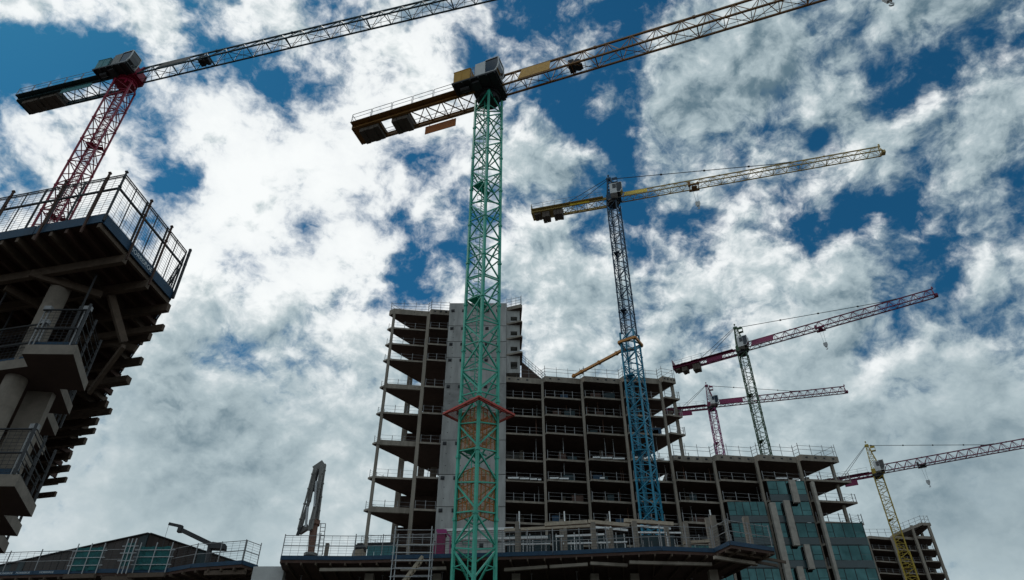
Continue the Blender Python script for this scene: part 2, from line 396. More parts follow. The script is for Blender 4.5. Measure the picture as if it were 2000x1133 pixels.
        for sy in (-1, 1):
            m.beam((-.9, sy*a*.8, 1.8), (ap[0]-.2, sy*.18, ap[2]), .17); m.beam((1.1, sy*a*.8, 1.8), (ap[0]+.25, sy*.18, ap[2]), .17)
            for i in range(6):
                t0, t1 = i/6, (i+1)/6
                A0 = Vector((-.9, sy*a*.8, 1.8)).lerp(Vector((ap[0]-.2, sy*.18, ap[2])), t0); B0 = Vector((1.1, sy*a*.8, 1.8)).lerp(Vector((ap[0]+.25, sy*.18, ap[2])), t0)
                A1 = Vector((-.9, sy*a*.8, 1.8)).lerp(Vector((ap[0]-.2, sy*.18, ap[2])), t1); B1 = Vector((1.1, sy*a*.8, 1.8)).lerp(Vector((ap[0]+.25, sy*.18, ap[2])), t1)
                m.beam(A0, B1, .07); m.beam(A0, B0, .08)
                if sy > 0:
                    fl = lambda v: Vector((v.x, -v.y, v.z))
                    m.beam(A0, fl(A0), .07); m.beam(B0, fl(B0), .07); m.beam(A0, fl(A1), .06)
        m.box(ap[0]-.4, ap[0]+.45, -.3, .3, ap[2]-.2, ap[2]+.25); m.beam((ap[0], 0, ap[2]+.2), (ap[0], 0, ap[2]+.9), .10); m.tube((ap[0], 0, ap[2]+.85), (ap[0], 0, ap[2]+1.1), .17, 8)
        part(m, 'tower_head', opt.get('headm', mm))
        m = MB(); m.box(.25, 1.25, -.9, -.3, ap[2]-1.9, ap[2]-1.75)
        for x in (.28, 1.22):
            for y in (-.88, -.32): m.beam((x, y, ap[2]-1.8), (x, y, ap[2]-.7), .07)
        m.box(.25, 1.25, -.9, -.86, ap[2]-1.2, ap[2]-.7); m.box(.25, 1.25, -.9, -.3, ap[2]-.72, ap[2]-.66); part(m, 'head_platform', opt.get('headm', mm))
        y0, y1 = -2.35, -.95
        m = MB(); m.profile_y([(-.2, .6), (1.0, .6), (1.0, 3.0), (-.2, 3.0)], y0, y1); cab = part(m, 'cab', 'cab_white')
        m = MB(); m.profile_y([(1.01, .7), (1.6, .7), (1.95, 1.5), (1.95, 3.0), (1.01, 3.0)], y0+.04, y1-.04); m.box(.3, .95, y0-.012, y0+.02, 1.7, 2.8); part(m, 'cab_window', 'glass_dark', cab)
        m = MB()
        for yy in (y0+.02, y1-.02):
            m.beam((1.6, yy, .7), (1.95, yy, 1.5), .1); m.beam((1.95, yy, 1.5), (1.95, yy, 3.0), .1); m.beam((1.0, yy, 3.0), (1.95, yy, 3.0), .1); m.beam((1.0, yy, .7), (1.6, yy, .7), .1)
        part(m, 'cab_frame', 'cab_white', cab)
        # pendant lines
        xt = xr+jl*opt['tie']
        m = MB(); m.beam((ap[0]+.3, 0, ap[2]), (xt, 0, zj+hz+.1), .09)
        for t in (.02, .3, .55, .8): 
            c = Vector((ap[0]+.3, 0, ap[2])).lerp(Vector((xt, 0, zj+hz+.1)), t); c2 = Vector((ap[0]+.3, 0, ap[2])).lerp(Vector((xt, 0, zj+hz+.1)), t+.012); m.beam(c, c2, .24)
        m.beam((xt-1.5, 0, zj+hz+.2), (xt+1.2, 0, zj+hz+.05), .2)
        part(m, 'jib_tie', 'dark_steel')
        for sy in (-1, 1):
            m = MB(); m.beam((ap[0]-.3, sy*.2, ap[2]), (-cl*.62, sy*.95, 1.0), .075); part(m, 'counter_jib_tie', 'dark_steel')
    # jib
    pl_ = opt.get('pl', 2.4); npan = 4; ns = max(1, round((jl-xr)/(pl_*npan))); sl_ = (jl-xr)/ns; pl_ = sl_/npan
    mj = jib_section(npan, pl_, wy, hz, opt.get('jct', .15), opt.get('jbt', .065)).mesh('jib_section', jm)
    for i in range(ns):
        o = link('jib_section', mj, root, Vector((math.cos(az)*(xr+i*sl_), math.sin(az)*(xr+i*sl_), Zt+zj)), az)
    L_ = ns*sl_
    m = MB(); m.beam((xr+L_, -wy/2, zj), (xr+L_, wy/2, zj), .16); m.beam((xr+L_, -wy/2, zj), (xr+L_-.1, 0, zj+hz), .12); m.beam((xr+L_, wy/2, zj), (xr+L_-.1, 0, zj+hz), .12)
    m.box(xr+L_, xr+L_+.55, -.4, .4, zj-.25, zj+.3); m.tube((xr+L_+.1, 0, zj+hz), (xr+L_+.1, 0, zj+hz+.5), .16, 8)
    part(m, 'jib_end', jm)
    m = MB(); m.beam((xr+.2, 0, zj-.22), (xr+L_, 0, zj-.3), .035); part(m, 'trolley_rope', 'wire')
    # trolley and hook
    if 'trolley' in opt:
        x = opt['trolley']; m = MB()
        m.box(x-.9, x+.9, -wy/2-.2, -wy/2+.1, zj-.32, zj-.14); m.box(x-.9, x+.9, wy/2-.1, wy/2+.2, zj-.32, zj-.14)
        for xx in (x-.8, x+.7): m.box(xx, xx+.12, -wy/2, wy/2, zj-.34, zj-.2)
        for xx in (x-.7, x+.7):
            for sy in (-1, 1): m.tube((xx, sy*(wy/2+.13), zj-.02), (xx, sy*(wy/2+.2), zj-.02), .16, 10)
        m.box(x-.45, x+.45, -.4, .4, zj-.5, zj-.2); m.box(x-1.0, x-.55, -wy/2, -wy/2+.35, zj-.25, zj+.65)
        tr = part(m, 'trolley', opt.get('trm', jm))
        dz = opt.get('drop', 3.2)
        m = MB()
        for xx in (-.35, .35): m.beam((x+xx, 0, zj-.4), (x+xx*.55, 0, zj-dz+.35), .035)
        part(m, 'hoist_rope', 'wire', tr)
        m = MB(); m.profile_y([(x-.38, zj-dz+.4), (x+.38, zj-dz+.4), (x+.42, zj-dz-.05), (x+.2, zj-dz-.6), (x-.2, zj-dz-.6), (x-.42, zj-dz-.05)], -.16, .16)
        hk = [(x, zj-dz-.6), (x+.02, zj-dz-.85), (x+.2, zj-dz-1.0), (x+.12, zj-dz-1.2), (x-.1, zj-dz-1.2), (x-.16, zj-dz-1.05)]
        for i in range(5): m.beam((hk[i][0], 0, hk[i][1]), (hk[i+1][0], 0, hk[i+1][1]), .1)
        part(m, 'hook_block', opt.get('hookm', 'cab_white'), tr)
    if 'winch' in opt:
        x = opt['winch']; m = MB(); m.box(x, x+.55, -.45, .45, zj+.05, zj+1.0); m.tube((x+.9, -.5, zj+.45), (x+.9, .5, zj+.45), .28, 12); m.box(x+.5, x+1.3, -.3, .3, zj+.02, zj+.2)
        part(m, 'trolley_winch', 'dark_steel')
    for (x0, x1, mt) in opt.get('panels', []):        # sign boards fixed to the near lattice face
        m = MB(); yb, zt_ = -wy/2-.09, zj+hz
        m.hexa([(x0, yb, zj+.12), (x1, yb, zj+.12), (x1, yb+.04, zj+.12), (x0, yb+.04, zj+.12), (x0+.25, -.14, zt_-.1), (x1-.0, -.14, zt_-.1), (x1-.0, -.10, zt_-.1), (x0+.25, -.10, zt_-.1)])
        part(m, 'sign_board', mt)
    # counter jib
    gw = opt.get('gw', 1.0); gz0, gz1 = .62, 1.05
    for sy in (-1, 1):
        m = MB(); y = sy*gw
        m.box(-cl, -1.1, y-.05, y+.05, gz0, gz1); m.box(-cl, -1.1, y-.13, y+.13, gz0-.03, gz0+.03); m.box(-cl, -1.1, y-.13, y+.13, gz1-.03, gz1+.03)
        part(m, 'counter_jib_girder', jm)
    m = MB(); n = max(3, round((cl*.62)/1.9)); x0 = -1.2; dx = cl*.6/n
    for i in range(n):
        xa, xb = x0-i*dx, x0-(i+1)*dx
        m.beam((xa, -gw, .8), (xb, gw, .8), .08); m.beam((xa, gw, .8), (xb, -gw, .8), .08); m.beam((xa, -gw, .8), (xa, gw, .8), .09)
    part(m, 'counter_jib_bracing', jm)
    m = MB(); m.box(-cl, -cl*opt.get('deck0', .62), -gw+.14, gw-.14, gz0-.02, gz0+.05) if opt.get('endplate', True) else None
    m.box(-cl-.06, -cl+.02, -gw-.1, gw+.1, gz0-.1, gz1+opt.get('endup', .05))
    part(m, 'end_deck', jm)
    m = MB(); m.box(-cl, -1.6, -gw-.62, -gw-.14, gz1-.06, gz1-.02)
    n = int((cl-2.0)/1.2)
    for i in range(n): m.beam((-1.8-i*1.2, -gw-.62, gz1-.1), (-1.8-i*1.2, -gw, gz1-.1), .06)
    wk = part(m, 'walkway', jm)
    m = MB(); handrail(m, (-1.8 if kind != 'flat' else -3.0, -gw-.6, gz1), (-cl+.1, -gw-.6, gz1), 1.1, 2.3); handrail(m, (-cl+.1, -gw-.6, gz1), (-cl+.1, gw, gz1), 1.1, 2.3)
    handrail(m, (-3.0, gw+.12, gz1), (-cl+.1, gw+.12, gz1), 1.1, 2.3)
    part(m, 'handrail', opt.get('railm', 'rail_steel'), wk)
    for (f0, f1, d0, d1) in opt['ballast']:
        m = MB(); xA, xB = -cl*f0, -cl*f1; n = max(1, round(abs(xB-xA)/.55)); st = (xA-xB)/n
        for i in range(n):
            o = MB(); xx = xB+i*st
            dd = d0-(.07 if i % 2 else 0)
            o.box(xx+.02, xx+st-.02, -gw+.16, gw-.16, gz0-dd, gz1+d1); o.box(xx+.02, xx+st-.02, -gw-.2, gw+.2, gz1+.02, gz1+d1+.02) if d1 > .05 else None
            part(o, 'ballast_block', opt.get('balm', 'ballast'))
    for (f0, f1, z0, z1, yy, mt) in opt.get('csigns', []):
        m = MB(); m.box(-cl*f1, -cl*f0, yy-.03, yy+.03, z0, z1)
        sg = part(m, 'sign_board', mt)
        if z1 < gz0:
            m = MB()
            for f in (f0+.03, f1-.03): m.beam((-cl*f, yy, z1), (-cl*f, yy*.99, gz0), .04)
            part(m, 'sign_hanger', 'dark_steel', sg)
    return root

def jib_az(c, Zt, u, v, zoff=.95):
    p = PZ(u, v, Zt+zoff); d = Vector((p.x-c.x, p.y-c.y)); return math.atan2(d.y, d.x), d.length

def hook_at(c, az, u, v):
    d = ray(u, v); n = Vector((-math.sin(az), math.cos(az))); t = (c.x*n.x+c.y*n.y)/(d.x*n.x+d.y*n.y)
    p = Vector((0, 0, H))+d*t; return (Vector((p.x-c.x, p.y-c.y)).dot(Vector((math.cos(az), math.sin(az)))), p.z)

# red mast, left
c = PY(240, 168, 52.5); Zt = c.z; az, _ = jib_az(c, Zt, 895, 4); _, cl = jib_az(c, Zt, 42, 205)
print('crane1', c, math.degrees(az), cl)
crane('tower_crane', 'tower crane with deep red mast and dark teal jib behind the mesh-fenced deck', c.x+.3, c.y, Zt, 1.85, 3.6, R(12), az, 60, cl, 'mast_red', 'jib_teal', 'flat',
      dict(boxm='teal_box', cabm='cab_grey', cabf='cab_white', headm='mast_red', ringm='mast_red', ct=.165, bt=.085, wy=1.3, hz=2.05, winch=9.6, panels=[(4.2, 8.2, 'sign_grey')],
           ballast=[(.62, .78, .55, .25), (.80, .95, .6, .2)], csigns=[(.27, .56, -.15, .58, -1.05, 'teal_box')], balm='ballast'))
# green mast, middle
c = PY(951, 197, 44.0); Zt = c.z; az, _ = jib_az(c, Zt, 1545, 6); _, cl = jib_az(c, Zt, 695, 262)
print('crane2', c, math.degrees(az), cl)
HKs, HKz = hook_at(c, az, 1733, 3)
crane('tower_crane', 'tower crane with turquoise mast, ochre jib, white cab and a red guard frame', -2.25, c.y, Zt, 1.78, 4.15, R(47), az, 58, cl, 'mast_green', 'jib_brown', 'flat',
      dict(boxm='mustard', ct=.175, bt=.1, wy=1.25, hz=2.4, winch=8.2, panels=[(3.2, 6.4, 'mustard')], zlow=15.2, flare=1.45, flare_h=5.0,
           ballast=[(.58, .70, .55, .35), (.80, .95, .6, .25)], csigns=[(.27, .5, -.85, .28, 1.05, 'orange_sign')], trolley=HKs, drop=Zt+.95-HKz-.6, deck0=.79, trm='jib_brown', jct=.16, jbt=.06))
G = dict(X=-2.25, Y=c.y)
# blue mast
c = PY(1203, 400, 92.0); Zt = c.z; az, jl = jib_az(c, Zt, 1727, 299); _, cl = jib_az(c, Zt, 1045, 420)
print('crane3', c, math.degrees(az), jl, cl)
crane('tower_crane', 'tower crane with blue mast braced to the concrete frame, pale yellow jib with pendant line', 18.05, 92, Zt, 1.75, 4.0, R(58), az, jl, cl, 'mast_blue_backlit', 'jib_yellow', 'ham',
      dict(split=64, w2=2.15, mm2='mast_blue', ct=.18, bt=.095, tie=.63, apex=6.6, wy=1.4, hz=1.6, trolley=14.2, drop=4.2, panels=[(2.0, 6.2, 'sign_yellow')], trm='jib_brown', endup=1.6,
           ballast=[(.62, .73, 1.3, .3), (.78, .87, 1.4, .3), (.89, .97, .5, .3)], csigns=[(.28, .52, .5, 1.2, -1.2, 'sign_yellow')]))
BL = dict(Z=Zt)
# dark green mast
c = PY(1451, 692, 132); Zt = c.z; az, jl = jib_az(c, Zt, 1826, 578); _, cl = jib_az(c, Zt, 1322, 727)
print('crane4', c, math.degrees(az), jl, cl)
crane('tower_crane', 'tower crane with dark green mast and plum jib rising behind the lower wing roof', c.x, c.y, Zt, 1.8, 3.5, R(60), az, jl, cl, 'mast_darkgreen', 'jib_magenta', 'ham',
      dict(ct=.19, bt=.09, tie=.76, apex=7.0, wy=1.4, hz=1.7, trolley=16.5, drop=4.0, panels=[(2.2, 7.0, 'sign_magenta')], jct=.17, jbt=.08, endup=1.9,
           ballast=[(.62, .72, 1.6, .3), (.8, .88, 1.2, .3), (.9, .97, .5, .3)], csigns=[(.27, .5, -.3, .58, -1.2, 'sign_magenta')], hookm='galvanised'))
# magenta mast
c = PY(1391, 800, 178); Zt = c.z; az, jl = jib_az(c, Zt, 1652, 766); _, cl = jib_az(c, Zt, 1298, 812)
print('crane5', c, math.degrees(az), jl, cl)
crane('tower_crane', 'far tower crane with magenta mast and magenta jib half hidden by the concrete frame', c.x, c.y, Zt, 1.9, 3.5, R(62), az, jl, cl, 'mast_magenta', 'jib_magenta', 'ham',
      dict(ct=.2, bt=.1, tie=.6, apex=7.6, wy=1.4, hz=1.8, panels=[(2.2, 8.5, 'sign_magenta')], jct=.19, jbt=.09, headm='jib_magenta', ballast=[(.62, .72, 1.0, .3), (.8, .9, 1.0, .3)], csigns=[(.42, .68, -1.6, -.3, -1.1, 'sign_magenta')]))
# yellow mast
c = PY(1716, 932, 159); Zt = c.z; az, jl = jib_az(c, Zt, 2060, 862); _, cl = jib_az(c, Zt, 1600, 934)
print('crane6', c, math.degrees(az), jl, cl)
crane('tower_crane', 'tower crane with yellow mast and crimson jib beside the farthest concrete frame', c.x, c.y, Zt, 1.9, 3.5, R(64), az, jl, cl, 'mast_yellow', 'jib_magenta', 'ham',
      dict(split=56, w2=2.3, mm2='mast_yellow', ct=.2, bt=.095, tie=.62, apex=8.0, wy=1.4, hz=1.8, trolley=9.5, drop=4.0, jct=.18, jbt=.085, trm='dark_steel', hookm='galvanised',
           ballast=[(.62, .72, .6, .3), (.78, .93, .7, .3)], csigns=[(.36, .58, -1.4, -.1, -1.1, 'sign_magenta')], endup=1.8))
CRANES = [o for o in bpy.data.objects if o.name.startswith('tower_crane')]

# guard frame and orange screens on the green mast
gm = CRANES[1]
def gz(v): return PY(941, v, G['Y']).z
w = 1.78; rot = R(47)
zt = gz(812); r_ = 2.55
m = MB(); cs = [(-1, -1), (1, -1), (1, 1), (-1, 1)]
tip = zt+.1
for i in range(4):
    p = Vector((cs[i][0]*w*.62, cs[i][1]*w*.62, tip+.3)); q = Vector((cs[(i+1) % 4][0]*w*.62, cs[(i+1) % 4][1]*w*.62, tip+.3))
    P_ = Vector((cs[i][0]*w*.96, cs[i][1]*w*.96, tip)); Q_ = Vector((cs[(i+1) % 4][0]*w*.96, cs[(i+1) % 4][1]*w*.96, tip))
    m.beam(P_, Q_, .10, .14); m.beam(p, P_, .09); m.beam(p, q, .09); m.beam((p+q)/2, (P_+Q_)/2, .07)
m.build('guard_frame', 'guard_red', gm, rz=rot)
for i in range(4):
    P_ = Vector((cs[i][0]*w*.93, cs[i][1]*w*.93, tip-.02)); Q_ = Vector((cs[(i+1) % 4][0]*w*.93, cs[(i+1) % 4][1]*w*.93, tip-.02))
    p = Vector((cs[i][0]*w*.6, cs[i][1]*w*.6, tip+.28)); q = Vector((cs[(i+1) % 4][0]*w*.6, cs[(i+1) % 4][1]*w*.6, tip+.28))
    u = Vector((0, 0, .012)); MB().hexa([P_-u, Q_-u, q-u, p-u, P_+u, Q_+u, q+u, p+u]).build('guard_mesh', 'red_mesh', gm, rz=rot)
for (va, vb) in ((808, 884), (926, 1018)):
    z1, z0 = gz(va), gz(vb)
    for i in range(4):
        if i in (1, 2): continue
        m = MB(); a = w/2+.0; ins = .12
        p = Vector((cs[i][0]*a, cs[i][1]*a, 0)); q = Vector((cs[(i+1) % 4][0]*a, cs[(i+1) % 4][1]*a, 0)); d = (q-p).normalized(); nrm = Vector((d.y, -d.x, 0))*(-.06)
        p = p+d*ins+nrm; q = q-d*ins+nrm; t = nrm.normalized()*.012; U = Vector((0, 0, 1))
        m.hexa([p+U*z0-t, q+U*z0-t, q+U*z0+t, p+U*z0+t, p+U*z1-t, q+U*z1-t, q+U*z1+t, p+U*z1+t])
        sc = m.build('climb_screen', 'orange_mesh', gm, rz=rot)
        m = MB()
        for k in range(5):
            c_ = p.lerp(q, k/4); m.beam(c_+U*z0+t*2, c_+U*z1+t*2, .05)
        for k in range(4):
            zz = z0+(z1-z0)*k/3; m.beam(p+U*zz+t*2, q+U*zz+t*2, .05)
        m.build('screen_frame', 'orange_sign', sc)

# tie collar and strut of the blue mast
bm = CRANES[2]
zc = PY(1231, 672, 92).z; a = 1.75
m = MB()
for i in range(4):
    m.beam((cs[i][0]*a*.78, cs[i][1]*a*.78, zc), (cs[(i+1) % 4][0]*a*.78, cs[(i+1) % 4][1]*a*.78, zc), .3, .4)
m.build('tie_collar', 'strut_orange', bm, rz=R(58))
e = PY(1118, 736, 100.8); s_ = Vector((18.05-1.0, 92+.6, zc-.6)); off = Vector((18.05, 92, 0))
m = MB(); m.beam(s_-off, e-off, .38)
for t in (.0, .12, .45, .8, .95):
    p_ = s_.lerp(e, t)-off; q_ = s_.lerp(e, t+.03)-off; m.beam(p_, q_, .52)
m.build('tie_strut', 'strut_orange', bm)

# ------------------------------------------------------------------ concrete frames
def rail_bay(p, q, z, h=1.15, step=1.5, t=.065, root=None, org=None, name='guard_rail', mt='rail_steel', over=.25, board=None, wires=0, rails=(1.0, .52)):
    """edge protection between p and q (xy) standing at level z: posts, rails, optional mesh wires"""
    p = Vector((p[0], p[1], z)); q = Vector((q[0], q[1], z)); L_ = (q-p).length; n = max(1, round(L_/step)); m = MB(); up = Vector((0, 0, 1))
    for i in range(n+1):
        c = p.lerp(q, i/n); c = c+Vector((random.uniform(-.03, .03), 0, 0)); m.beam(c, c+up*(h+random.uniform(0, over)), t*(1.25 if h < 1.3 else 1))
    for r in rails: m.beam(p+up*h*r, q+up*h*r, t*(.4 if name == 'guard_rail' and h < 1.3 else .7))
    for i in range(wires):
        m.beam(p+up*(h*(i+.5)/wires), q+up*(h*(i+.5)/wires), .018)
    o = m.build(name, mt, root, origin=org)
    if board:
        d = (q-p).normalized(); nn = Vector((d.y, -d.x, 0))*.04
        b = MB(); b.hexa([p+nn-up*.02, q+nn-up*.02, q+nn*.2-up*.02, p+nn*.2-up*.02, p+nn+up*board, q+nn+up*board, q+nn*.2+up*board, p+nn*.2+up*board])
        b.build('toe_board', 'blue_board', o, origin=org)
    return o

# --- stepped wing: sawtooth slabs, one column per bay
Y0 = 100.0
XC = [4.73+6.27*i for i in range(8)]           # column lines, the last is the pointed end of the lower wing
wing = thing('concrete_frame_building', 'stepped concrete frame with sawtooth floor edges, part glazed at its lower right end', 'building', (22, 106, 0))
WO = (22, 106, 0)
def saw(xa, xb, tip, slope=-.649, depth=15):
    """front edge left to right, then the slanting right end"""
    cols = [x for x in XC if xa < x < xb-1]
    pts = [(xa, Y0+.1)]
    for x in cols: pts += [(x, Y0+.85), (x+.55, Y0)]
    pts += [(tip, Y0+.75)]
    front = list(pts)
    pts += [(tip-.5, Y0+1.3), (tip-.5+slope*(depth-1.3), Y0+depth), (xa, Y0+depth)]
    return pts, front
LV_HI = [57.8, 54.7, 51.6]; LV_LO = [44.05, 40.9, 37.8, 34.7, 31.6, 28.5, 25.4, 22.3, 19.2, 16.1, 13, 9.9, 6.8, 3.7]
def slab(z, xa, xb, tip, th=.3):
    pts, fr = saw(xa, xb, tip)
    MB().prism(pts, H+z-th, H+z).build('floor_slab', 'concrete', wing, origin=WO)
    return fr
def rails_on(fr, z, skip=()):
    for i in range(len(fr)-1):
        a, b = Vector(fr[i]), Vector(fr[i+1])
        if (b-a).length < 1.2 or i in skip: continue
        ins = Vector((0, .18)); rail_bay(a+ins, b+ins, H+z, 1.15, random.choice((1.4, 1.7, 2.0)), .07, wing, WO)
for z in LV_HI:
    fr = slab(z, -1.3, 25, 26.5); rails_on(fr, z)
    rail_bay((26.3, Y0+1.0), (22.8, Y0+6.2), H+z, 1.15, 1.2, .06, wing, WO, wires=2)
fr = slab(47.3, -1.3, 25, 26.5); rails_on(fr, 47.3)
for z in LV_LO:
    fr = slab(z, -1.3, 47.5, 49.6 if z > 37 else 48.4)
    if z > 30: rails_on(fr, z)
    if z > 37: rail_bay((49.2, Y0+1.0), (45.6, Y0+6.2), H+z, 1.15, 1.2, .06, wing, WO, wires=2)
def roof(xa, xb, tip, z0, z1):
    pts, fr = saw(xa, xb, tip)
    r_ = MB().prism(pts, H+z0, H+z1).build('roof_slab', 'concrete', wing, origin=WO)
    for i in range(len(fr)-1):
        a, b = Vector(fr[i]), Vector(fr[i+1]); L_ = (b-a).length
        if L_ > 1.5:
            for k in range(4):
                if random.random() < .2: continue
                c = a.lerp(b, (k+.6)/4.2); m = MB(); m.box(c.x-.17, c.x+.17, c.y-.03, c.y+.3, H+z1-.55, H+z1-.3); m.build('anchor_pocket', 'dark_steel', r_, origin=WO)
        ins = Vector((0, .25)); rail_bay(a+ins, b+ins, H+z1, 1.75, 1.9, .06, r_, WO, over=.35, rails=(.92, .62, .3) if L_ < 1.5 else (.9, .55))
    return r_
r1 = roof(-1.3, 25, 26.3, 60.5, 61.5)
rail_bay((26.0, Y0+1.1), (20, Y0+10), H+61.5, 1.7, 2, .06, r1, WO)
pts, fr = saw(-1.3, 47.5, 48.7)
pts2 = [(23.9, Y0+.3)]+[p for p in pts if p[0] > 24.1 and p[1] < Y0+2]+[(48.2-.649*13.7, Y0+15), (23.9, Y0+15)]
r2 = MB().prism(pts2, H+46.95, H+47.9).build('roof_slab', 'concrete', wing, origin=WO)
frl = [p for p in fr if p[0] > 24]
for i in range(len(frl)-1):
    a, b = Vector(frl[i]), Vector(frl[i+1]); L_ = (b-a).length
    if L_ > 1.5:
        for k in range(4):
            c = a.lerp(b, (k+.6)/4.2); m = MB(); m.box(c.x-.17, c.x+.17, c.y-.03, c.y+.3, H+47.35, H+47.6); m.build('anchor_pocket', 'dark_steel', r2, origin=WO)
    ins = Vector((0, .25)); rail_bay(a+ins, b+ins, H+47.9, 1.75, 1.9, .06, r2, WO, over=.35, rails=(.9, .6, .3) if L_ < 1.5 else (.9, .55))
rail_bay((48.4, Y0+1.1), (43, Y0+9.5), H+47.9, 1.7, 2, .06, r2, WO)
rail_bay((24.3, Y0+5), (36, Y0+5), H+47.9, 1.9, 2.4, .06, r2, WO)
# columns
for i, x in enumerate(XC):
    top = 60.6 if x < 24.5 else 47
    if i == 7: x, yy, top = 47.75, Y0+1.5, 47
    else: x, yy = x+.1, Y0+.45
    MB().box(x-.18, x+.18, yy-.26, yy+.26, 0, H+top).build('column', 'concrete', wing, origin=WO)
MB().box(25.75-.22, 25.75+.22, Y0+1.2, Y0+1.7, H+47.5, H+60.6).build('column', 'concrete', wing, origin=WO)
for x in [1.5+6.27*i for i in range(8)]:
    top = 60.4 if x < 22 else 46.8
    MB().box(x-.3, x+.3, Y0+5.6, Y0+6.1, 0, H+top).build('column', 'concrete', wing, origin=WO)
MB().box(-1.2, 19.5, Y0+8.2, Y0+8.6, 0, H+60.4).build('inner_wall', 'concrete_shaded', wing, origin=WO)
MB().box(19.8, 40.0, Y0+8.2, Y0+8.6, 0, H+46.9).build('inner_wall', 'concrete_shaded', wing, origin=WO)
for z0, z1 in ((57.8, 60.5), (54.7, 57.5), (51.6, 54.4), (47.3, 51.3), (44.05, 47.0), (40.9, 43.75), (37.8, 40.6)):
    for k in range(7):      # back props under the younger floors
        x = random.uniform(-.5, 22 if z0 > 45 else 40); y = Y0+random.uniform(1.2, 3.0)
        m = MB(); m.tube((x, y, H+z0), (x, y, H+z0+(z1-z0)*.6), .05, 6); m.tube((x, y, H+z0+(z1-z0)*.6), (x, y, H+z1), .035, 6); m.box(x-.12, x+.12, y-.12, y+.12, H+z1-.03, H+z1-.01)
        m.build('steel_prop', random.choice(('galvanised', 'boom_rust', 'rail_steel')), wing, origin=WO)
    for k in range(3):      # sheets clipped to the edge guards
        i = random.randrange(0, 3 if z0 > 45 else 6); x = XC[i]+.8+random.uniform(0, 3.5)
        MB().box(x, x+random.uniform(.9, 1.8), Y0+.75, Y0+.8, H+z0+.05, H+z0+random.uniform(.6, 1.1)).build('edge_sheet', random.choice(('cladding_teal', 'blue_board', 'formwork_ply')), wing, origin=WO)
# pale bundles lying on the slab edges
def strip(x0, x1, z, y):
    x = x0
    while x < x1-.3:
        L_ = min(random.uniform(1.1, 1.9), x1-x); t = (x-x0)/6.3*.85
        MB().box(x, x+L_-.12, y+t-.12, y+t+.1, H+z+.02, H+z+.24).build('edge_cover', 'white_paint', wing, origin=WO); x += L_
strip(-.6, 4.4, 44.05, Y0+.05); strip(5.5, 8.4, 44.05, Y0+.1); strip(12.0, 17.0, 47.3, Y0+.1); strip(18.2, 22.8, 47.3, Y0+.1)
strip(38.5, 40.2, 44.05, Y0+.2); strip(41, 42.0, 44.05, Y0+.5); strip(12.8, 13.6, 44.05, Y0+.1)
# glazing: panes and spandrels per storey at the lower right end
def glaze(x0, x1, z0, z1, y, n, solid=.26):
    dx = (x1-x0)/n; hs = (z1-z0)*solid
    for i in range(n):
        a, b = x0+i*dx+.04, x0+(i+1)*dx-.04
        if i % 3 == 0 and n > 2:
            zm = z0+hs+(z1-z0-hs)*.38
            MB().box(a, b, y, y+.06, H+z0+hs+.05, H+zm-.03).build('glass_pane', 'glass_teal', wing, origin=WO)
            MB().box(a, b, y, y+.06, H+zm+.03, H+z1-.04).build('glass_pane', 'glass_teal', wing, origin=WO)
        else: MB().box(a, b, y, y+.06, H+z0+hs+.05, H+z1-.04).build('glass_pane', 'glass_teal', wing, origin=WO)
    MB().box(x0, x1, y-.03, y+.08, H+z0-.25, H+z0+hs).build('spandrel', 'spandrel', wing, origin=WO)
    m = MB()
    for i in range(n+1): m.box(x0+i*dx-.035, x0+i*dx+.035, y-.05, y+.1, H+z0+hs, H+z1)
    m.box(x0, x1, y-.05, y+.1, H+z1-.05, H+z1+.0); m.build('mullion_frame', 'dark_steel', wing, origin=WO)
lows = [40.9, 37.8, 34.7, 31.6, 28.5, 25.4, 22.3]
for j, z in enumerate(lows[:-1]):
    zb, zt_ = lows[j+1], z-.32
    glaze(36.9, 42.3, zb+3.1, zt_+3.1, Y0-.12, 4) if j == 0 else None
    glaze(43.2, 48.9, zb, zt_, Y0-.1, 4) if j >= 1 else None
    glaze(36.9, 42.3, zb, zt_, Y0-.12, 4)
    glaze(30.6, 35.9, zb, zt_, Y0-.12, 5)
    if j >= 2: glaze(24.3, 29.6, zb, zt_, Y0-.12, 5)
for j, z in enumerate(lows[1:-1]):
    MB().box(48.95, 49.02, Y0, Y0+8, H+lows[j+2], H+z).build('glass_pane', 'glass_teal', wing, origin=WO)
def fin(u0, v0, v1, wd, dp, Y=Y0-.9):
    a = PY(u0, v0, Y); b = PY(u0, v1, Y)
    MB().box(a.x, a.x+wd, Y, Y+dp, b.z, a.z).build('precast_fin', 'precast', wing, origin=WO)
fin(1541, 937, 981, .85, .55); fin(1584, 940, 1190, .42, .7); fin(1503, 981, 1200, .8, .7); fin(1530, 977, 1065, .85, .55); fin(1570, 1063, 1111, .75, .55); fin(1556, 1106, 1190, .8, .55)

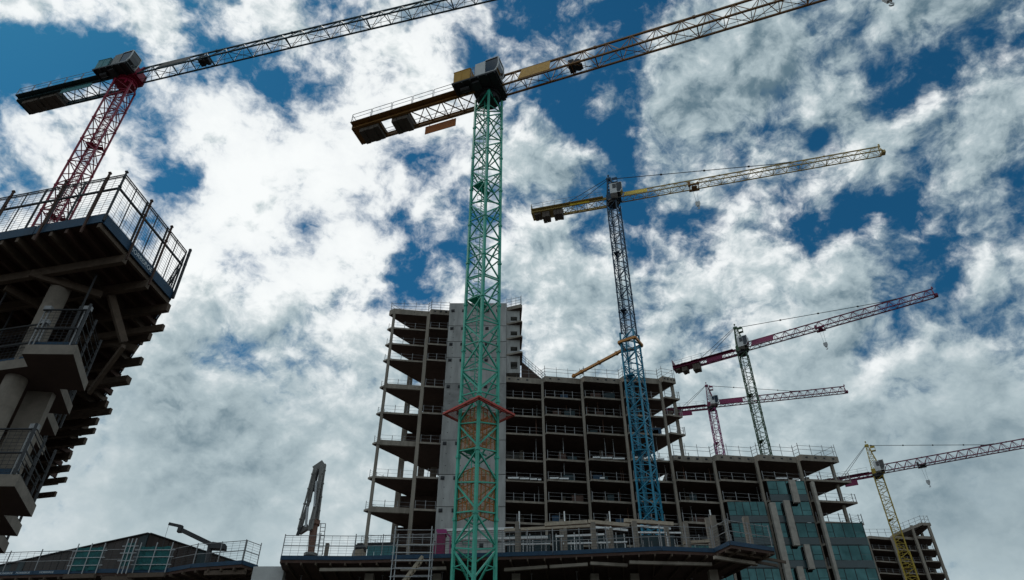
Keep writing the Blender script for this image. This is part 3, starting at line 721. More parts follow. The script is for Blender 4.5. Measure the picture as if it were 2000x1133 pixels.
# --- tower with the lift core
tower = thing('concrete_tower', 'tallest unfinished concrete tower with open floors and a bare grey lift core', 'building', (-9, 106, 0)); TO = (-9, 106, 0)
LT = [71.1, 67.9, 64.8, 59.8, 55.05, 50.0, 44.5, 39.65, 34.7, 29.7, 24.7, 19.7, 14.7, 9.7, 4.7]
poly = [(-21.1, Y0+.5), (-20.3, Y0-.05), (-14.3, Y0+.75), (-13.9, Y0+.05), (-10.68, Y0+.45), (-10.68, Y0+13), (-11.2, Y0+12.6)]
thick = {59.8, 50.0, 39.65}
for z in LT:
    th = .85 if z in thick else .3
    s_ = MB().prism(poly, H+z-.3, H+z).build('floor_slab', 'concrete', tower, origin=TO)
    if th > .5:
        a, b = Vector((-20.2, Y0-.02)), Vector((-14.5, Y0+.68))
        m = MB(); m.hexa([(a.x, a.y-.12, H+z-.55), (b.x, b.y-.12, H+z-.55), (b.x, b.y+.2, H+z-.55), (a.x, a.y+.2, H+z-.55), (a.x, a.y-.12, H+z+.25), (b.x, b.y-.12, H+z+.25), (b.x, b.y+.2, H+z+.25), (a.x, a.y+.2, H+z+.25)])
        m.build('edge_beam', 'concrete', tower, origin=TO)
    if z > 25:
        rail_bay((-20.0, Y0+.2), (-14.6, Y0+.95), H+z, 1.2, 1.8, .065, tower, TO, wires=0)
        rail_bay((-13.8, Y0+.3), (-10.9, Y0+.6), H+z, 1.2, 1.3, .065, tower, TO)
        rail_bay((-20.9, Y0+.75), (-16.2, Y0+6.5), H+z, 1.2, 1.3, .055, tower, TO, wires=2)
s_ = MB().prism(poly, H+73.9, H+74.95).build('roof_slab', 'concrete', tower, origin=TO)
for x in (-19.4, -18.2, -16.9, -15.6, -13.2, -12.2, -11.3):
    y = Y0+.08+(x+20.3)*.128 if x < -14 else Y0+.2
    MB().box(x-.17, x+.17, y-.1, y+.2, H+74.4, H+74.65).build('anchor_pocket', 'dark_steel', s_, origin=TO)
for (a, b) in (((-20.9, Y0+.7), (-14.5, Y0+1.0)), ((-13.9, Y0+.3), (-10.8, Y0+.6)), ((-20.9, Y0+.8), (-15.5, Y0+7.4)), ((-14.4, Y0+.9), (-13.9, Y0+.3))):
    rail_bay(a, b, H+74.95, 1.9, 1.9, .06, s_, TO, over=.4, rails=(.9, .6, .3))
for (x, y, wd) in ((-20.15, Y0+.22, .2), (-14.25, Y0+.4, .26), (-17.3, Y0+6.0, .42), (-12.5, Y0+8.5, .5), (-14.5, Y0+8.8, .5)):
    MB().box(x-wd, x+wd, y-.25, y+.25, 0, H+74).build('column', 'concrete', tower, origin=TO)
for (z0, z1) in ((50.0, 55.05), (39.65, 44.5), (34.7, 39.65)):
    MB().box(-17.6, -11, Y0+6.6, Y0+6.9, H+z0, H+z1-.3).build('inner_wall', 'concrete_shaded', tower, origin=TO)
# core walls poured lift by lift, with anchor plates
core_lv = [76.1]+[z+.15 for z in LT]+[-H]
for j in range(len(core_lv)-1):
    z1, z0 = core_lv[j], core_lv[j+1]
    wl = MB().box(-10.7, -.95, Y0-.15, Y0+9, H+z0+.05, H+z1-.05).build('core_lift', ('concrete_core', 'concrete_core_dark', 'concrete_core', 'concrete_core_pale')[(j*7+j//3) % 4], tower, origin=TO)
    if j < 13:
        for x in (-10.1, -8.25, -4.2, -2.4):
            m = MB(); zz = H+z1-.55 if j else H+74.4
            m.box(x-.28, x+.28, Y0-.21, Y0-.14, zz-.28, zz+.28); m.box(x-.15, x+.15, Y0-.34, Y0-.2, zz-.15, zz+.12); m.build('anchor_plate', 'dark_steel', wl, origin=TO)
        for x in (-9.8, -7.6, -5.5, -3.3):
            for f in (.25, .6):
                zz = H+z0+(z1-z0)*f; MB().box(x-.06, x+.06, Y0-.165, Y0-.14, zz-.06, zz+.06).build('tie_hole', 'dark_steel', wl, origin=TO)
MB().box(-10.6, -1.0, Y0, Y0+8.8, 0, H+76).build('core_joint', 'dark_steel', tower, origin=TO)
# stair shaft with window openings and projecting ledges
xs0, xs1, ys = -.93, 1.3, Y0+.05
lv = [74.6, 71.6, 68.55, 65.4, 62.1]
for j in range(4):
    z1, z0 = H+lv[j], H+lv[j+1]
    wl = MB()
    zc = z0+(z1-z0)*.42; hw, hh = .55, .42 if j < 3 else .7; xc = .32
    wl.box(xs0, xc-hw, ys, ys+3.5, z0, z1); wl.box(xc+hw, xs1, ys, ys+3.5, z0, z1); wl.box(xc-hw, xc+hw, ys, ys+3.5, z0, zc-hh); wl.box(xc-hw, xc+hw, ys, ys+3.5, zc+hh, z1)
    wl.box(xc-hw, xc+hw, ys+1.2, ys+3.4, zc-hh, zc+hh)
    wl.build('shaft_wall', 'concrete_core', tower, origin=TO)
    MB().prism([(xs0, ys), (xs1+.2, ys-.95), (xs1+.45, ys-.6), (xs1+.3, ys+3), (xs0, ys+3)], z1-.02, z1+.3).build('floor_slab', 'concrete', tower, origin=TO)
MB().box(xs0, xs1, Y0+6.5, Y0+9, 0, H+62.1).build('shaft_wall', 'concrete_core', tower, origin=TO)
MB().prism([(xs0, ys), (xs1+.2, ys-.95), (xs1+.45, ys-.6), (xs1+.3, ys+3), (xs0, ys+3)], H+74.9, H+75.3).build('roof_slab', 'concrete', tower, origin=TO)
rail_bay((xs0, ys+.2), (xs1+.2, ys-.7), H+75.3, 1.9, .9, .06, tower, TO, over=.4, rails=(.9, .6, .3))
rail_bay((xs1+.3, ys-.5), (xs1+.2, ys+2.8), H+75.3, 1.9, 1.2, .06, tower, TO, over=.4)
# raking stair slab down to the wing roof
m = MB(); m.profile_y([(1.6, H+61.5), (1.6, H+66.3), (5.6, H+62.2), (5.6, H+61.5)], Y0+3.2, Y0+6.5); m.build('raking_slab', 'concrete_shaded', tower, origin=TO)
m = MB()
for i in range(8):
    x = 1.7+i*.55; z = H+66.2-(x-1.6)*1.02; m.beam((x, Y0+3.1, z-.3), (x, Y0+3.1, z+1.5), .055)
for k in (.4, .9, 1.4): m.beam((1.6, Y0+3.1, H+66.3+k), (5.6, Y0+3.1, H+62.2+k), .05)
m.build('guard_rail', 'rail_steel', tower, origin=TO)

# --- far frame on the right
far = thing('concrete_frame_building', 'farthest concrete frame building with a peaked roof corner behind the yellow crane mast', 'building', (102, 206, 0)); FO = (102, 206, 0)
FX = [84, 91, 98, 105, 111.5, 116.3]
def fpoly(k):
    p = [(80, 200.5)]
    for x in FX[1:-1]: p += [(x, 201.3), (x+.9, 200.0)]
    e = 116.8+.12*k+random.uniform(-.3, .3)
    return p+[(e, 200.6), (e+1.6, 206), (e+.7, 206.6), (e+2.2, 212), (e+1.2, 213), (80, 214)]
for k in range(16):
    z = 71.0-3.15*k
    MB().prism(fpoly(k), H+z-.3, H+z+(.45 if k == 0 else .02)).build('floor_slab', 'concrete', far, origin=FO)
    if k:
        for i in range(1, 5): rail_bay((FX[i]+1, 200.3), (FX[i+1]-.3, 201.2), H+z, 1.15, 1.8, .07, far, FO)
        rail_bay((117+.1*k, 201), (118.8+.1*k, 211), H+z, 1.2, 1.6, .07, far, FO)
m = MB(); m.hexa([(106, 200.2, H+71.4), (115, 200.2, H+74.6), (115, 212, H+74.6), (106, 212, H+71.4), (106, 200.2, H+72.2), (115, 200.2, H+75.4), (115, 212, H+75.4), (106, 212, H+72.2)])
m.box(115, 117.2, 200.2, 211, H+74.4, H+75.2); m.build('roof_slab', 'concrete', far, origin=FO)
rail_bay((85, 200.6), (106, 200.6), H+71.5, 2.0, 2.2, .08, far, FO)
m = MB()
for i in range(6):
    t = i/5; m.beam((106+9*t, 200.5, H+72.2+3.2*t), (106+9*t, 200.5, H+74.2+3.2*t), .08)
for k in (.9, 1.8): m.beam((106, 200.5, H+72.2+k), (115, 200.5, H+75.4+k), .07)
m.build('guard_rail', 'rail_steel', far, origin=FO)
rail_bay((115, 200.5), (117.1, 200.5), H+75.2, 2.0, 1, .08, far, FO); rail_bay((117.1, 200.5), (117.1, 210), H+75.2, 2.0, 2, .08, far, FO)
for x in FX: MB().box(x-.1, x+.55, 200.25, 200.9, 0, H+(71 if x < 110 else 74.5)).build('column', 'concrete', far, origin=FO)
for y in (206, 212): MB().box(116.7, 117.3, y-.3, y+.3, 0, H+74.5).build('column', 'concrete', far, origin=FO)
MB().box(81, 114, 206, 206.4, 0, H+70.7).build('inner_wall', 'concrete_shaded', far, origin=FO)

# ------------------------------------------------------------------ decks in the middle distance
ZD = H+16.65
def deck_building(root, org, edge, back, seg_boards=True, names=True):
    pts = [Vector((p.x, p.y)) for p in edge]
    MB().prism([(p.x, p.y) for p in pts]+back, ZD-.32, ZD-.02).build('deck_slab', 'formwork_ply', root, origin=org)
    MB().prism([(p.x, p.y) for p in pts]+back, ZD-4.6, ZD-4.3).build('floor_slab', 'concrete', root, origin=org)
    MB().prism([(p.x, p.y) for p in pts]+back, .02, .3).build('floor_slab', 'concrete', root, origin=org)
    for i in range(len(pts)-1):
        a, b = pts[i], pts[i+1]; L_ = (b-a).length; d = (b-a)/L_; nn = Vector((d.y, -d.x))
        n = max(1, round(L_/6))
        for k in range(n):
            p, q = a+d*(L_*k/n), a+d*(L_*(k+1)/n-.02)
            m = MB(); P_ = lambda v, z, o: Vector((v.x+nn.x*o, v.y+nn.y*o, z))
            m.hexa([P_(p, ZD-.12, .05), P_(q, ZD-.12, .05), P_(q, ZD-.12, .0), P_(p, ZD-.12, .0), P_(p, ZD+.16, .05), P_(q, ZD+.16, .05), P_(q, ZD+.16, .0), P_(p, ZD+.16, .0)])
            m.build('toe_board', 'blue_board', root, origin=org)
            rail_bay(p-nn*.1, q-nn*.1, ZD, 1.6, 2.0, .055, root, org, 'fence_panel', 'rail_steel', .2, None, 0, (1.0, .55))
            m = MB(); U = Vector((0, 0, 1)); A = P_(p, ZD+.1, -.1); B = P_(q, ZD+.1, -.1)
            for j in range(8): m.beam(A+U*(.1+j*.18), B+U*(.1+j*.18), .012)
            for j in range(int((B-A).length/.5)): c = A.lerp(B, j/int((B-A).length/.5)); m.beam(c, c+U*1.5, .014)
            m.build('fence_mesh', 'wire', root, origin=org)
        for k in range(max(2, round(L_/1.1))):      # joist ends under the deck edge
            p = a+d*(L_*(k+.5)/max(2, round(L_/1.1))); MB().beam((p.x+nn.x*.15, p.y+nn.y*.15, ZD-.42), (p.x-nn.x*5, p.y-nn.y*5, ZD-.42), .09, .18).build('joist', 'timber', root, origin=org)
pod = thing('podium_deck', 'wide construction deck with blue toe boards and mesh fence before the concrete tower', 'deck', (5, 62, 0)); PO = (5, 62, 0)
edge = [PZ(u, v, ZD) for (u, v) in ((548, 1090), (690, 1091), (850, 1087), (981, 1084), (1080, 1081), (1293, 1072), (1395, 1076), (1426, 1061), (1512, 1074))]
deck_building(pod, PO, edge, [(13, 60), (9, 84), (-20, 84)])
for (u, v0) in ((715, 1100), (850, 1100), (1008, 1100), (1165, 1100), (1245, 1100), (1402, 1092)):
    c = PZ(u, v0, ZD-.4); MB().box(c.x-.3, c.x+.3, c.y+1.6, c.y+2.2, ZD-4.4, ZD-.6).build('column', 'concrete', pod, origin=PO)
    MB().box(c.x-.3, c.x+.3, c.y+1.6, c.y+2.2, .25, ZD-4.5).build('column', 'concrete', pod, origin=PO)
for (ua, va, ub, vb) in ((620, 1106, 760, 1105), (780, 1105, 870, 1103), (985, 1106, 1070, 1100), (1075, 1100, 1150, 1095), (1155, 1093, 1228, 1097), (1232, 1091, 1395, 1095), (1400, 1081, 1480, 1093)):
    a = PZ(ua, va, ZD-.72); b = PZ(ub, vb, ZD-.72); MB().beam(a+Vector((0, .8, 0)), b+Vector((0, .8, 0)), .22, .2).build('downstand_beam', 'concrete', pod, origin=PO)
for i in range(16):
    c = PZ(580+i*56+random.uniform(-12, 12), 1108, ZD-.5); y = c.y+random.uniform(.8, 4)
    m = MB(); m.tube((c.x, y, ZD-4.3), (c.x, y, ZD-2.2), .04, 8); m.tube((c.x, y, ZD-2.3), (c.x, y, ZD-.5), .028, 8); m.box(c.x-.1, c.x+.1, y-.1, y+.1, ZD-.52, ZD-.5); m.tube((c.x, y, ZD-2.35), (c.x, y, ZD-2.2), .065, 8)
    m.build('steel_prop', 'rail_steel', pod, origin=PO)
MB().box(-19, 19, 57, 57.3, .3, ZD-.35).build('inner_wall', 'concrete_shaded', pod, origin=PO)
# short columns, beams and white props standing on the deck
def post_on_deck(u, vt, wd, Y, mt='concrete_tan', nm='column'):
    wd *= .65; c = PY(u, vt, Y); MB().box(c.x-wd/2, c.x+wd/2, Y-wd/2, Y+wd/2, ZD-.02, c.z).build(nm, mt, pod, origin=PO)
for (u, vt, wd, Y) in ((1010, 1020, .5, 52.6), (1158, 1021, .5, 52.4), (1238, 1019, .55, 52.2), (1096, 1016, .5, 57), (1187, 1016, .5, 57), (1300, 1024, .5, 55), (1338, 1021, .5, 52), (1391, 1008, .55, 50.2), (1455, 1010, .6, 52.5), (1380, 1012, .45, 56), (640, 1062, .4, 55)):
    post_on_deck(u, vt, wd, Y)
for (u, vt, Y) in ((1014, 999, 53), (1102, 999, 55), (1190, 999, 55), (1386, 996, 51)):
    c = PY(u, vt, Y); MB().tube((c.x, Y, c.z-1.4), (c.x, Y, c.z), .05, 8).build('white_post', 'white_paint', pod, origin=PO)
    MB().box(c.x-.12, c.x+.12, Y-.12, Y+.12, ZD-.02, c.z-1.35).build('column', 'concrete_tan', pod, origin=PO)
for (ua, va, ub, vb, Y, t, mt) in ((1064, 1025, 1147, 1020, 53, .26, 'timber_pale'), (1149, 1019, 1229, 1027, 53, .26, 'timber_pale'), (1219, 1017, 1315, 1024, 53, .26, 'timber_pale'),
                                   (985, 1036, 1152, 1027, 55, .22, 'timber_pale'), (868, 1036, 1003, 1033, 55, .2, 'white_paint'), (1085, 1048, 1180, 1044, 55, .14, 'white_paint'), (1162, 1030, 1226, 1036, 56, .16, 'white_paint'),
                                   (1240, 1027, 1310, 1033, 56, .14, 'white_paint'), (985, 1052, 1070, 1050, 56, .22, 'white_paint'), (900, 1052, 985, 1052, 56, .2, 'white_paint'), (1100, 1062, 1225, 1059, 55, .12, 'white_paint'), (1243, 1040, 1330, 1041, 55, .12, 'white_paint'), (985, 1064, 1075, 1062, 54, .1, 'white_paint'), (1334, 1061, 1385, 1057, 52.5, .22, 'timber_pale')):
    MB().beam(PY(ua, va, Y), PY(ub, vb, Y), t).build('beam', mt, pod, origin=PO)
for i in range(44):
    u = 985+i*8.5+random.uniform(-5, 5); Y = random.uniform(53.5, 57); c = PY(u, random.uniform(1036, 1058), Y)
    MB().tube((c.x, Y, ZD-.02), (c.x, Y, c.z), .03, 6).build('scaffold_tube', random.choice(('galvanised', 'rail_steel', 'white_paint')), pod, origin=PO)
for (ua, ub) in ((990, 1075), (1080, 1140), (1165, 1225), (1250, 1320)):
    a = PY(ua, 1058, 57.5); b = PY(ub, 1078, 57.5); MB().box(a.x, b.x, 57.4, 57.5, ZD, a.z+.5).build('hoarding', 'cladding_teal', pod, origin=PO)

ldeck = thing('scaffold_deck', 'fenced deck with teal debris netting in front of the dark clad building', 'deck', (-28, 58, 0)); LO = (-28, 58, 0)
edge = [PZ(u, v, ZD) for (u, v) in ((-60, 1123), (190, 1116), (325, 1115), (374, 1106), (473, 1099), (503, 1109))]
deck_building(ldeck, LO, edge, [(-19, 66), (-45, 80), (-60, 70)])
for (ua, va, ub, vb, dp) in ((137, 1117.5, 190, 1116, .1), (246, 1116, 262, 1115.6, 1.0), (262, 1115.6, 325, 1115, .12)):
    a = PZ(ua, va, ZD); b = PZ(ub, vb, ZD); n = 7
    m = MB(); ta = .0
    for k in range(n):      # the net sags and creases between its ties
        p = a.lerp(b, k/n); q = a.lerp(b, (k+1)/n); w0, w1 = .06*math.sin(k*2.1), .06*math.sin((k+1)*2.1)
        m.hexa([p+Vector((0, -dp+w0, .05)), q+Vector((0, -dp+w1, .05)), q+Vector((0, -dp+.02+w1, .05)), p+Vector((0, -dp+.02+w0, .05)), p+Vector((0, -dp, 1.75-abs(w0))), q+Vector((0, -dp, 1.75-abs(w1))), q+Vector((0, -dp+.02, 1.75-abs(w1))), p+Vector((0, -dp+.02, 1.75-abs(w0)))])
    m.build('debris_net', 'teal_net', ldeck, origin=LO)
    m = MB()
    for z in (.4, .95, 1.45): m.beam(a+Vector((-.3, -dp-.06, z)), b+Vector((.3, -dp-.06, z)), .05)
    for t in (0, .5, 1): c = a.lerp(b, t); m.beam(c+Vector((0, -dp-.06, -.5)), c+Vector((0, -dp-.06, 2.0)), .06)
    m.build('scaffold_frame', 'galvanised', ldeck, origin=LO)
for (ua, va, ub, vb) in ((125, 1127, 186, 1125), (250, 1125, 322, 1123), (200, 1131, 260, 1130), (400, 1120, 480, 1118)):
    MB().beam(PZ(ua, va, ZD-.55), PZ(ub, vb, ZD-.55), .25, .3).build('downstand_beam', 'timber', ldeck, origin=LO)
for u in (60, 160, 240, 340, 420, 480):
    c = PZ(u, 1120, ZD-.4); MB().box(c.x-.2, c.x+.2, c.y+1.5, c.y+1.9, .25, ZD-.35).build('column', 'concrete', ldeck, origin=LO)

# dark clad building behind it: panel by panel along both walls
P0 = PY(292, 1042, 63.0); dl = Vector((math.sin(R(-64)), math.cos(R(-64)), 0)); dr = Vector((math.sin(R(35)), math.cos(R(35)), 0))
clad = thing('clad_building', 'dark brown metal clad building with its sharp corner towards the scaffold deck', 'building', (P0.x, P0.y, 0)); KO = (P0.x, P0.y, 0)
B0 = Vector((P0.x, P0.y, 0)); inn = (dl+dr).normalized()*.25
MB().prism([tuple((B0+inn)[:2]), tuple((B0+inn+dl*44)[:2]), tuple((B0+dl*44+dr*34)[:2]), tuple((B0+inn+dr*34)[:2])], 0, P0.z-.06).build('wall_core', 'cladding_teal', clad, origin=KO)
for (d, n, wd) in ((dl, 44, 1.0), (dr, 34, 1.0)):
    nn = Vector((d.y, -d.x, 0));  nn = nn if nn.dot(inn) < 0 else -nn
    for k in range(n):
        a = B0+d*(k*wd+.02); b = B0+d*((k+1)*wd-.02); t = nn*random.uniform(.03, .07); s_ = -nn*.1; top = P0.z-random.uniform(0, .03); U = Vector((0, 0, 1))
        MB().hexa([a+t, b+t, b+s_, a+s_, a+t+U*top, b+t+U*top, b+s_+U*top, a+s_+U*top]).build('cladding_panel', 'cladding' if random.random() < .72 else 'cladding_teal', clad, origin=KO)
    MB().beam(B0+U*(P0.z+.0), B0+d*n*wd+U*(P0.z+.0), .4, .08).build('coping', 'dark_steel', clad, origin=KO)
# pale wall between the two decks
a = PY(497, 1108, 52.8); b = PY(558, 1104, 52.8)
wv = MB().box(a.x, b.x, 52.6, 53.2, 0, a.z).build('concrete_wall', 'white_wall'); tag(wv, 'pale grey concrete wall closing the gap between the two fenced decks', 'wall')

# ------------------------------------------------------------------ placing boom on the podium
YB = 53.5
def bp(u, v, dy=0): return PY(u, v, YB+dy)
b0 = bp(606, 1088); base = Vector((b0.x, YB, ZD-.02))
boom = thing('concrete_placing_boom', 'folded grey concrete placing boom standing on a round pedestal', 'concrete pump', tuple(base))
m = MB(); m.tube(base, base+Vector((0, 0, .5)), .62, 16, .55); m.tube(base+Vector((0, 0, .5)), base+Vector((0, 0, .95)), .55, 16, .34); m.tube(base+Vector((0, 0, .95)), base+Vector((0, 0, 1.15)), .5, 16); m.build('pedestal', 'boom_grey', boom, origin=base)
mt_ = bp(614, 1022)
m = MB(); m.tube(base+Vector((0, 0, 1.1)), mt_, .25, 12, .3); m.tube(mt_-Vector((0, 0, .15)), mt_+Vector((0, 0, .2)), .42, 12); m.build('mast', 'boom_rust', boom, origin=base)
m = MB()
l0 = base+Vector((.55, -.2, 1.0)); l1 = mt_+Vector((.55, -.2, -.1))
for dx in (0, .35): m.beam(l0+Vector((dx, 0, 0)), l1+Vector((dx, 0, 0)), .05)
for i in range(9): c = l0.lerp(l1, i/8); m.beam(c, c+Vector((.35, 0, 0)), .035)
for i in range(4): c = l0.lerp(l1, i/3); m.beam(c, c+Vector((-.5, .2, 0)), .04)
m.build('ladder', 'rail_steel', boom, origin=base)
def arm(pts, w0, w1, nm='arm', mt='boom_grey'):
    m = MB(); 
    for i in range(len(pts)-1): m.beam(pts[i], pts[i+1], w0+(w1-w0)*i/max(1, len(pts)-2), (w0+(w1-w0)*i/max(1, len(pts)-2))*1.15)
    return m.build(nm, mt, boom, origin=base)
arm([bp(617, 1020), bp(624, 965), bp(633, 907)], .32, .27)
arm([bp(629, 912, -.45), bp(619, 975, -.45), bp(604, 1036, -.45)], .24, .2)
arm([bp(617, 914, -.1), bp(603, 980, -.1), bp(586, 1034, -.1)], .24, .19)
arm([bp(614, 918, .5), bp(633, 905, .5), ], .42, .42, 'knuckle'); arm([bp(584, 1040, .1), bp(603, 1028, .1)], .34, .34, 'knuckle'); arm([bp(587, 1030, -.7), bp(581, 1046, -.7)], .18, .16, 'end_hose', 'dark_steel')
arm([bp(601, 990, -.6), bp(597, 1030, -.6)], .13, .13, 'hydraulic_ram', 'galvanised'); arm([bp(618, 940, -.8), bp(614, 990, -.8)], .13, .13, 'hydraulic_ram', 'galvanised'); arm([bp(612, 960, .2), bp(622, 918, .2)], .13, .13, 'hydraulic_ram', 'dark_steel')
m = MB()
for (pa, pb, dy) in (((621, 1015), (635, 910), -.35), ((609, 1034), (632, 915), -.85), ((582, 1034), (613, 916), -.45)):
    m.tube(bp(*pa, dy), bp(*pb, dy), .07, 8)
    for t in (.15, .4, .65, .9): c = bp(*pa, dy).lerp(bp(*pb, dy), t); c2 = bp(*pa, dy).lerp(bp(*pb, dy), t+.02); m.tube(c, c2, .11, 8)
m.build('delivery_pipe', 'boom_grey', boom, origin=base)

# davit hoist on the left deck
YH = 57.0
def hp(u, v, dy=0): return PY(u, v, YH+dy)
hb = hp(409, 1092); hb.z = ZD-.02
dav = thing('davit_hoist', 'dark grey davit hoist with a cranked arm on the left deck', 'hoist', tuple(hb))
m = MB(); m.tube(hb, hp(411, 1066), .2, 12); m.tube(hb, hb+Vector((0, 0, .2)), .5, 12); m.build('post', 'dark_steel', dav, origin=hb)
m = MB(); c = hp(428, 1068); m.hexa([c+Vector((-.6, -.3, -.2)), c+Vector((.55, -.3, -.25)), c+Vector((.55, .3, -.25)), c+Vector((-.6, .3, -.2)), c+Vector((-.5, -.3, .3)), c+Vector((.5, -.3, .15)), c+Vector((.5, .3, .15)), c+Vector((-.5, .3, .3))]); m.build('winch_housing', 'dark_steel', dav, origin=hb)
m = MB(); m.beam(hp(418, 1066), hp(354, 1035), .26, .3); m.build('arm', 'dark_steel', dav, origin=hb)
m = MB(); m.beam(hp(350, 1040), hp(354, 1027), .34, .3); m.beam(hp(353, 1028), hp(330, 1023), .16, .2); m.build('arm_tip', 'dark_steel', dav, origin=hb)
m = MB(); c = hp(330, 1024); m.beam(c, Vector((c.x, c.y, ZD+1)), .02); m.build('rope', 'wire', dav, origin=hb)

# scaffold stair tower in front of the podium
YS = 47.5; a = PY(768, 1133, YS); b = PY(840, 1133, YS); x0, x1 = a.x, b.x
sc = thing('scaffold_stair_tower', 'galvanised scaffold stair tower with a diagonal stair leaning on the podium edge', 'scaffold', ((x0+x1)/2, YS+.7, 0)); SO = ((x0+x1)/2, YS+.7, 0)
ztop = PY(800, 1028, YS).z; X0 = PY(773, 1028, YS).x; X1 = PY(844, 1028, YS).x
for (x, y) in ((X0, YS), (X1, YS), (X0, YS+1.4), (X1, YS+1.4)): MB().tube((x, y, 0), (x, y, ztop), .035, 8).build('standard', 'galvanised', sc, origin=SO)
z = ztop-.25; k = 0
while z > 6:
    for y in (YS, YS+1.4):
        MB().tube((X0-.1, y, z), (X1+.1, y, z), .028, 6).build('ledger', 'galvanised', sc, origin=SO)
    if k % 4 == 0: MB().tube((X0, YS, z-.1), (X0, YS+1.4, z-.1), .028, 6).build('transom', 'galvanised', sc, origin=SO); MB().tube((X1, YS, z-.1), (X1, YS+1.4, z-.1), .028, 6).build('transom', 'galvanised', sc, origin=SO)
    z -= .5; k += 1
for j in range(5):
    zt_ = ztop-1.9-j*2.0; s = 1 if j % 2 == 0 else -1; xa, xb = ((X1-.5, X0+.5) if s > 0 else (X0+.5, X1-.5))
    st = MB(); st.beam((xa, YS+.15+.6*(j % 2), zt_), (xb, YS+.15+.6*(j % 2), zt_-2.0), .06, .2); st.beam((xa, YS+.65+.6*(j % 2), zt_), (xb, YS+.65+.6*(j % 2), zt_-2.0), .06, .2)
    for q in range(8): t = (q+.5)/8; xx = xa+(xb-xa)*t; st.box(xx-.11, xx+.11, YS+.15+.6*(j % 2), YS+.65+.6*(j % 2), zt_-2*t-.02, zt_-2*t+.02)
    st.build('stair_flight', 'timber_pale' if j == 0 else 'galvanised', sc, origin=SO)
    MB().box(xb-.5, xb+.45, YS+.1, YS+1.35, zt_-2.06, zt_-2.0).build('landing', 'timber', sc, origin=SO)

# things lying on the podium deck
def onb(u, Y): c = PY(u, 1085, Y); return Vector((c.x, Y, ZD-.02))
c = onb(857, 52.6); z1 = PY(857, 1033, 52.6).z
m = MB(); m.hexa([c+Vector((-.62, -.5, 0)), c+Vector((.4, -.5, 0)), c+Vector((.4, .5, 0)), c+Vector((-.62, .5, 0)), Vector((c.x-.15, c.y-.3, z1-.5)), Vector((c.x+.4, c.y-.3, z1-.5)), Vector((c.x+.4, c.y+.3, z1-.5)), Vector((c.x-.15, c.y+.3, z1-.5))])
m2 = MB(); m2.box(c.x-.25, c.x+.48, c.y-.36, c.y+.36, z1-.5, z1-.15); m2.beam((c.x+.4, c.y, z1-.2), (c.x+.75, c.y, z1-.6), .1); m2.beam((c.x+.75, c.y, z1-.6), (c.x+.8, c.y, c.z), .08)
t = thing('concrete_skip', 'magenta tapered concrete skip standing on the deck beside the turquoise mast', 'skip', tuple(c)); m.build('body', 'sign_magenta', t, origin=c); m2.build('rim_frame', 'mast_magenta', t, origin=c)
c = onb(699, 52.2); t = thing('plywood_box', 'pale plywood box with a dark cover on the deck', 'box', tuple(c))
m = MB(); m.hexa([c+Vector((-.42, -.4, 0)), c+Vector((.4, -.4, 0)), c+Vector((.4, .4, 0)), c+Vector((-.42, .4, 0)), c+Vector((-.3, -.4, .85)), c+Vector((.4, -.4, .95)), c+Vector((.4, .4, .95)), c+Vector((-.3, .4, .85))]); m.build('body', 'timber_pale', t, origin=c)
m = MB(); m.box(c.x-.25, c.x+.45, c.y-.42, c.y+.42, c.z+.96, c.z+1.25); m.box(c.x-.1, c.x+.3, c.y-.3, c.y+.3, c.z+1.25, c.z+1.38); m.build('cover', 'dark_steel', t, origin=c)
a = PZ(712, 1090.5, ZD); b = PZ(768, 1089.5, ZD)
t = thing('screen_panels', 'teal screen sheets standing along the deck edge beside the scaffold stair', 'screen', (a.x, a.y+.6, ZD-.02))
for k in range(4):
    p = a.lerp(b, k/4)+Vector((0, .6, 0)); q = a.lerp(b, (k+1)/4-.01)+Vector((0, .6, 0)); U = Vector((0, 0, 1.15)); th = Vector((0, .04, 0)); dz = Vector((0, 0, -.02))
    MB().hexa([p+dz, q+dz, q+th+dz, p+th+dz, p+U, q+U, q+th+U, p+th+U]).build('sheet', 'teal_box', t, origin=(a.x, a.y+.6, ZD-.02))
MB().beam(a+Vector((0, .58, 1.2)), b+Vector((0, .58, 1.2)), .1, .14).build('top_rail', 'dark_steel', t, origin=(a.x, a.y+.6, ZD-.02))
for (u, s, lab) in ((675, .22, 'small black bucket on the deck left of the plywood box'), (585, .3, 'dark drum on the deck beside the boom pedestal')):
    c = onb(u, 52.3); m = MB(); m.tube(c, c+Vector((0, 0, s*1.6)), s*.8, 12, s); m.tube(c+Vector((0, 0, s*1.6)), c+Vector((0, 0, s*1.75)), s*1.12, 12)
    o = m.build('bucket' if s < .25 else 'drum', 'dark_steel', None, tuple(c), 0, c); tag(o, lab, 'bucket' if s < .25 else 'drum')

# ------------------------------------------------------------------ near building on the left
ZF = H+12.6
nb = thing('concrete_building', 'near concrete building with round columns under a timber formwork deck with mesh fence', 'building', (-14, 18, 0)); NO = (-14, 18, 0)
dA = Vector((math.sin(R(-77)), math.cos(R(-77)), 0)); dB = Vector((math.sin(R(13)), math.cos(R(13)), 0)); dC = Vector((math.sin(R(-38)), math.cos(R(-38)), 0))
C1 = PZ(203, 430, ZF); C2 = PZ(333, 578, ZF); LB = (C2-C1).length; dB = (C2-C1).normalized()
def P3(v, z): return Vector((v.x, v.y, z))
ka = dC.dot(dA); kb = dC.dot(dB); slope_ = kb/ka
def bl(s): return LB+slope_*s
A_end = 16.0
corner = [C1, C2, C2+dC*(A_end/ka), C1+dA*A_end]
MB().prism([(p.x, p.y) for p in corner], ZF-.04, ZF).build('deck_sheet', 'formwork_ply', nb, origin=NO)
i = 0; s = .06
